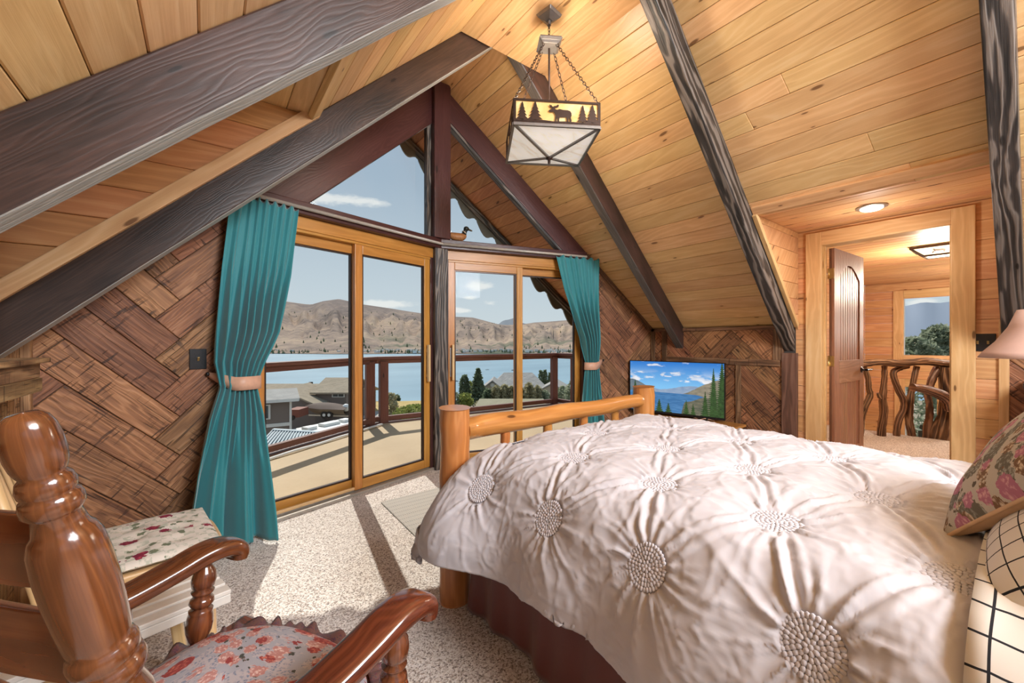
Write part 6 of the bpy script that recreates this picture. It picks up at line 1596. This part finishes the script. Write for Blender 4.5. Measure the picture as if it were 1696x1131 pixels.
# houses
M['roof_tan'] = ground_mat('tan shingle roof', [(.3, (.33, .27, .20)), (.7, (.42, .345, .26))], 1.5); M['roof_grey'] = ground_mat('grey shingle roof', [(.3, (.33, .31, .29)), (.7, (.43, .41, .385))], 1.5)
M['wall_brown'] = flat('dark brown siding', (.20, .16, .14), .8); M['wall_tan'] = flat('tan siding', (.50, .44, .34), .8); M['roof_metal'] = None
M['darkglass'] = flat('dark house window', (.06, .075, .08), .2); M['whitetrim'] = flat('white house trim', (.7, .69, .66), .6)
def gable_house(name, label, c, axis, L, Dp, eave_z, ridge_z, base_z, wall, roofm, over=.5, wins=(), hip=0.0, root=None):
    """c centre (x,y); axis = ridge direction; L along it, Dp across it"""
    ax = Vector(axis).normalized(); cx = Vector((-ax.y, ax.x, 0)); c = Vector((c[0], c[1], 0)); ho = root or thing(name, label, 'house', (c.x, c.y, base_z))
    def p(a, b, z): return c + ax * a + cx * b + Vector((0, 0, z))
    mb = MB(); l, d = L / 2, Dp / 2
    mb.hexa([p(-l, -d, base_z), p(l, -d, base_z), p(l, d, base_z), p(-l, d, base_z), p(-l, -d, eave_z), p(l, -d, eave_z), p(l, d, eave_z), p(-l, d, eave_z)])
    if not hip:
        for s_ in (-1, 1): mb.prism([p(s_ * l, -d, eave_z), p(s_ * l, d, eave_z), p(s_ * l, 0, ridge_z - .1)], ax * (-s_ * .1))
    mb.build('wall', wall, ho)
    mb = MB(); lo, do = l + over, d + over; hz_ = (ridge_z - eave_z) * over / d; lr = lo - hip
    R1, R2 = p(-lr, 0, ridge_z), p(lr, 0, ridge_z)
    for s_ in (-1, 1):
        q = [p(-lo, s_ * do, eave_z - hz_), p(lo, s_ * do, eave_z - hz_), R2, R1]; mb.prism(q, Vector((0, 0, .15)))
    if hip:
        for s_ in (-1, 1): mb.prism([p(s_ * lo, -do, eave_z - hz_), p(s_ * lo, do, eave_z - hz_), (R2 if s_ > 0 else R1)], Vector((0, 0, .15)))
    mb.build('roof', roofm, ho)
    for (side, a, z0_, z1_, w_) in wins:
        mb = MB(); b = -d * 1.0 * side
        e = cx * (-.06 * side); q = p(a, b, 0)
        mb.obox(p(a, b, (z0_ + z1_) / 2) + e * .5, ax * (w_ / 2 + .08), cx * .04, Vector((0, 0, (z1_ - z0_) / 2 + .08))); wf = mb.build('window_frame', 'whitetrim', ho)
        mb = MB()
        for s_ in (-1, 1): mb.obox(p(a + s_ * w_ / 4, b, (z0_ + z1_) / 2) + e * 1.3, ax * (w_ / 4 - .04), cx * .03, Vector((0, 0, (z1_ - z0_) / 2)))
        mb.build('pane', 'darkglass', wf)
    return ho, p
def xy(u, d): p = W(u, 566, d); return (p.x, p.y)
def zpx(v, d): return CAMZ - (v - 566) / FPX * d
h1, p1 = gable_house('house', 'long low brown house with tan roofs beyond the parked boat', xy(490, 46), RT, 15.5, 8, zpx(662, 41.5), zpx(638, 46), GZ, 'wall_brown', 'roof_tan', .5, [])
h2, p2 = gable_house('house', 'taller brown end house with a white-framed window, seen beside the sliding door stile', xy(569, 43), RT, 3.0, 6, zpx(650, 40), zpx(628, 43), GZ, 'wall_brown', 'roof_tan', .4, [(1, .75, zpx(657, 40), zpx(649, 40) - .1, 1.1)], root=h1)
h3, p3 = gable_house('house', 'front gable of the low house, a tan roof sloping towards the street', xy(489, 40.5), FW, 5, 6.4, zpx(670, 38), zpx(646, 38), GZ, 'wall_brown', 'roof_tan', .4, root=h1)
cx4 = (FW - RT * .60).normalized(); ax4 = Vector((cx4.y, -cx4.x, 0)); C4 = W(482, 566, 24.5); C4 = Vector((C4.x, C4.y, 0)) - ax4 * 3.0 + cx4 * 2.5
h4, p4 = gable_house('house', 'dark brown house with a white-framed window, right behind the left curtain', (C4.x, C4.y), ax4, 6.0, 5, zpx(662, 24.5), zpx(646, 27), GZ, 'wall_brown', 'roof_grey', .45, [(1, 1.45, zpx(692, 24.0), zpx(672, 24.0), .8)])
mb = MB(); a, b = p4(-3, -2.53, zpx(702, 24.5)), p4(3.0, -2.53, zpx(702, 24.5)); mb.beam(a, b, .06, .2); mb.build('trim_band', 'whitetrim', h4)
mb = MB(); mb.beam(p4(2.97, -2.5, GZ), p4(2.97, -2.5, zpx(663, 24.5)), .12, .12, (0, 1, 0)); mb.beam(p4(-3.4, -2.95, zpx(663, 24.2)), p4(3.4, -2.95, zpx(663, 24.2)), .05, .16); mb.build('corner_trim', 'whitetrim', h4)
h5, p5 = gable_house('house', 'grey-roofed house by the lake seen through the right sliding door', xy(858, 60), RT, 8.2, 9, zpx(651, 56), zpx(619, 60), GZ - 1.5, 'wall_tan', 'roof_grey', .6, [], hip=2.6)
h6, p6 = gable_house('house', 'tan gable wing with a round window, left part of the grey-roofed house', xy(817, 55), FW, 5, 3.4, zpx(648, 53), zpx(631, 53), GZ - 1.5, 'wall_tan', 'roof_grey', .35, root=h5)
mb = MB(); mb.lathe([(0, .35), (.05, .35), (.06, .2)], p6(-2.52, 0, zpx(638, 52.5)), -FW, 20); mb.build('round_window', 'whitetrim', h6)
h7, p7 = gable_house('house', 'pale-roofed wing at the right end of the grey-roofed house', xy(918, 57), FW + RT * .2, 6, 4.6, zpx(652, 54), zpx(636, 54), GZ - 1.5, 'wall_tan', 'roof_grey', .4, root=h5)
# ribbed metal garage roof
m_, t_ = new_mat('ribbed metal roof'); finish(t_, (.36, .41, .44), .4, metal=.2); M['roof_metal'] = m_
g = thing('garage', 'low garage with a pale blue ribbed metal roof just below the balcony', 'garage', tuple(W(500, 740, 18)))
A, B, C, D = W(452, 713.5, 21.5), W(596, 722, 22.0), W(640, 775, 14.5), W(400, 770, 15.5)
mb = MB(); mb.prism([A, D, C, B], Vector((0, 0, -.12)))
for k in range(34):
    t = k / 33; a = A + (B - A) * t; b = D + (C - D) * t; mb.beam(a + Vector((0, 0, .03)), b + Vector((0, 0, .03)), .06, .05)
mb.build('roof', 'roof_metal', g)
mb = MB(); mb.beam(A + Vector((0, 0, .05)), B + Vector((0, 0, .05)), .3, .08); mb.build('ridge_cap', 'roof_metal', g)
mb = MB(); z = GZ
q = [Vector((p.x, p.y, z)) for p in (A, D, C, B)]; cen_ = sum(q, Vector()) / 4; q = [cen_ + (p - cen_) * .94 for p in q]; top = [Vector((a_.x, a_.y, b_.z - .15)) for a_, b_ in zip(q, (A, D, C, B))]
mb.hexa(q + top); mb.build('wall', 'wall_tan', g)
mb = MB(); vp = W(521, 729, 19.2); mb.obox(vp + Vector((0, 0, .08)), RT * .22, FW * .15, UPV * .12); mb.build('vent', 'beam_grey', g)
# camper
cv = thing('camper', 'white camper van roof with roof units, parked beyond the ribbed metal roof', 'camper', tuple(W(530, 720, 27)))
a, b = W(482, 717, 25), W(590, 690, 29.6); b.z = a.z; ax = (b - a).normalized(); cx = Vector((-ax.y, ax.x, 0)); cen = (a + b) / 2 + cx * 0 + ax * 0; L_ = (b - a).length / 2
mb = MB(); cen = (a + b) / 2; cen.z = a.z - 1.4; mb.obox(cen, ax * L_, cx * 1.2, UPV * 1.35); mb.build('body', 'whitetrim', cv, bevel=.12)
for t, s_ in ((.25, .35), (.5, .4), (.62, .28), (.8, .3)):
    mb = MB(); mb.obox(a + (b - a) * t + UPV * .05, ax * s_, cx * .32, UPV * .10); mb.build('roof_unit', 'white', cv, bevel=.04)
mb = MB(); mb.beam(cen + cx * -1.21 - ax * L_ * .9 + UPV * .4, cen + cx * -1.21 + ax * L_ * .9 + UPV * .4, .02, .12); mb.build('stripe', 'beam_grey', cv)
# boat on its trailer
bt = thing('boat', 'motor boat under a brown cover on a two-wheeled trailer', 'boat', tuple(W(540, 690, 37)))
d = 37; L0, L1 = W(506, 674, d), W(577, 676, d); ax = (L1 - L0).normalized(); Lb = (L1 - L0).length; cx = Vector((-ax.y, ax.x, 0)); rows = []; rows2 = []
for k in range(13):
    t = k / 12; w_ = 1.05 * min(1, (t / .45) ** .6 + .03); c = L0 + ax * (Lb * t); hb = .62 * min(1, t / .3 + .1)
    rows.append([c + cx * (w_ * s_) + UPV * (z_ * hb * (1.0)) for s_, z_ in ((-1, 0), (-.9, -.5), (-.45, -.9), (0, -1.05), (.45, -.9), (.9, -.5), (1, 0))])
    hc = .38 * math.sin(PI * min(1, t * 1.0 + .02)) ** .7 + .05; rows2.append([c + cx * (w_ * s_) + UPV * (hc * (1 - s_ * s_)) for s_ in (-1, -.6, -.2, .2, .6, 1)])
mb = MB(); mb.grid(rows); mb.build('hull', flat('brown gelcoat hull', (.22, .16, .11), .3), bt); mb = MB(); mb.grid(rows2); mb.build('cover', flat('brown boat cover', (.10, .06, .045), .8), bt)
mb = MB(); mb.beam(L0 + ax * .3 - UPV * .75, L1 - UPV * .75, .1, .12); mb.build('trailer', 'steel', bt)
for u in (545, 553): 
    mb = MB(); c = W(u, 684.5, d) - cx * .9; 
    if cx.dot(FW) < 0: c = W(u, 684.5, d) + cx * .9
    mb.tube([c - cx * .1, c + cx * .1], .32, 14); wh = mb.build('wheel', 'black', bt); mb = MB(); mb.tube([c - cx * .12, c + cx * .12], .14, 12); mb.build('hub', 'whitetrim', wh)
mb = MB(); mb.ellipsoid(W(573, 675.5, d), (.35, .3, .35)); mb.build('outboard_motor', 'white', bt)
tr = thing('utility_trailer', 'small rust-red trailer left of the boat', 'trailer', tuple(W(492, 688, 35)))
mb = MB(); a, b = W(484, 677, 35), W(503, 677, 35); m = (a + b) / 2 - UPV * .3; mb.obox(m, RT * .5, FW * .8, UPV * .33); mb.build('box', flat('rust red paint', (.22, .07, .045), .7), tr); mb = MB(); c = m - UPV * .35 - FW * .8; mb.tube([c, c - FW * .1], .2, 12); mb.build('wheel', 'black', tr)
mb = MB(); c = W(496, 705, 29); c.z = GZ + .7
car = thing('parked_car', 'pale car mostly hidden between the brown house and the camper', 'car', tuple(c))
mb = MB(); mb.obox(c, RT * 1.6, FW * .8, UPV * .35); mb.build('body', 'whitetrim', car, bevel=.15); mb = MB(); mb.obox(c + UPV * .55, RT * .9, FW * .7, UPV * .28); mb.build('cabin', 'darkglass', car, bevel=.2)
mb = MB(); mb.tube([W(515, 637.5, 46), W(515, 633, 46)], .22, 8); mb.build('flue', 'black', h1)
# boats on the lake, far town
def onlake(u, v): d = (CAMZ - LAKE) * FPX / (v - 566); return W(u, v, d), d
for k, (u, v, lab) in enumerate(((807, 613, 'tiny white speedboat with a wake on the lake, above the spruce'), (850, 614, 'tiny dark boat on the lake beside the door stile'), (756, 632, 'tiny dark boat on the lake left of the cypress'))):
    p, d = onlake(u, v); s_ = d / FPX; mb = MB()
    rows = [[p + RT * (x * s_) + FW * (y * s_ * .6 * (1 - abs(x) / 3.2)) + UPV * (z_ * s_) for y, z_ in ((-1, .9), (-.6, 0), (.6, 0), (1, .9))] for x in (-3, -1.5, 0, 1.5, 3)]
    mb.grid(rows); o = mb.build('speedboat', 'whitetrim' if k == 0 else 'darkglass'); tag(o, lab, 'boat', 'boats on the lake')
    mb = MB(); mb.obox(p + UPV * (.9 * s_), RT * (1.0 * s_), FW * (.5 * s_), UPV * (.35 * s_)); mb.build('cabin', 'whitetrim' if k == 0 else 'darkglass', o)
rs = np.random.RandomState(5); mb = MB(); mb2 = MB()
for k in range(160):
    u = rs.uniform(590, 1010) if k % 4 else rs.uniform(440, 1010); d = rs.uniform(945, 1010); p = W(u, 566, d); z = LAKE + 2 + (d - 940) * .06; w_ = rs.uniform(4, 10); mb.obox((p.x, p.y, z + 2), RT * w_ / 2, FW * 3, UPV * rs.uniform(1.5, 3.2))
o = mb.build('shore_town', 'whitetrim'); tag(o, 'tiny buildings scattered along the far shore of the lake', 'buildings', kind='stuff')
for k in range(900):
    far = rs.rand() < .5
    u = rs.uniform(430, 1000); d = rs.uniform(940, 1020) if not far else rs.uniform(1050, 1700); p = W(u, 566, d)
    if far:
        q = min(1, max(0, ((d - 930) / 1500))) ** (1 / 1.15); i_ = min(NR - 1, int(q * (NR - 1))); ang = math.degrees(math.atan((u - 848) / FPX)); j_ = min(NU - 1, int((ang + 60) / 122 * (NU - 1))); z = None
        z = 0
    h = rs.uniform(5, 11)
    if far: continue
    z = LAKE + 1; rr = h * .28; b = len(mb2.v); mb2.v += [Vector((p.x, p.y, z + h))] + [Vector((p.x + rr * math.cos(a), p.y + rr * math.sin(a), z)) for a in (0, 1.26, 2.5, 3.77, 5.03)]
    for q in range(5): mb2.face([b, b + 1 + q, b + 1 + (q + 1) % 5], [(0, 0)] * 3, float(rs.rand()))
# pines scattered on the slopes, standing on the hill surface
hv = P_h = None
hills = bpy.data.objects['hills']; hvv = hills.data.vertices
for k in range(420):
    i_ = rs.randint(2, NR - 6); j_ = rs.randint(90, 330); co_ = hvv[i_ * NU + j_].co; h = rs.uniform(5, 12)
    x, y = co_.x + rs.uniform(-8, 8), co_.y + rs.uniform(-8, 8); rr = h * .3; z = co_.z - 2; b = len(mb2.v); mb2.v += [Vector((x, y, z + h))] + [Vector((x + rr * math.cos(a), y + rr * math.sin(a), z)) for a in (0, 1.26, 2.5, 3.77, 5.03)]
    for q in range(5): mb2.face([b, b + 1 + q, b + 1 + (q + 1) % 5], [(0, 0)] * 3, float(rs.rand()))
o = mb2.build('far_trees', 'lf_dark'); tag(o, 'tiny dark trees dotted over the far shore and hillsides', 'trees', kind='stuff')
# trees outside the hall windows
M['hallhill'] = None
plant_px('willow', 'rounded grey-green tree outside the square hall window', 'tree', 1556, 542, 640, 50, 24, 'round', 'lf_gry', n=5200, leaf=.16, seed=80)
plant_px('shrub', 'bushy tree left of the rounded tree, outside the square hall window', 'tree', 1512, 560, 640, 60, 22, 'round', 'lf_gry', n=2600, leaf=.14, seed=81)
plant_px('shrub', 'sunlit bushes outside the tall stairwell window', 'bush', 1525, 600, 860, 150, 16, 'round', 'lf_gry', n=7000, leaf=.10, seed=82)
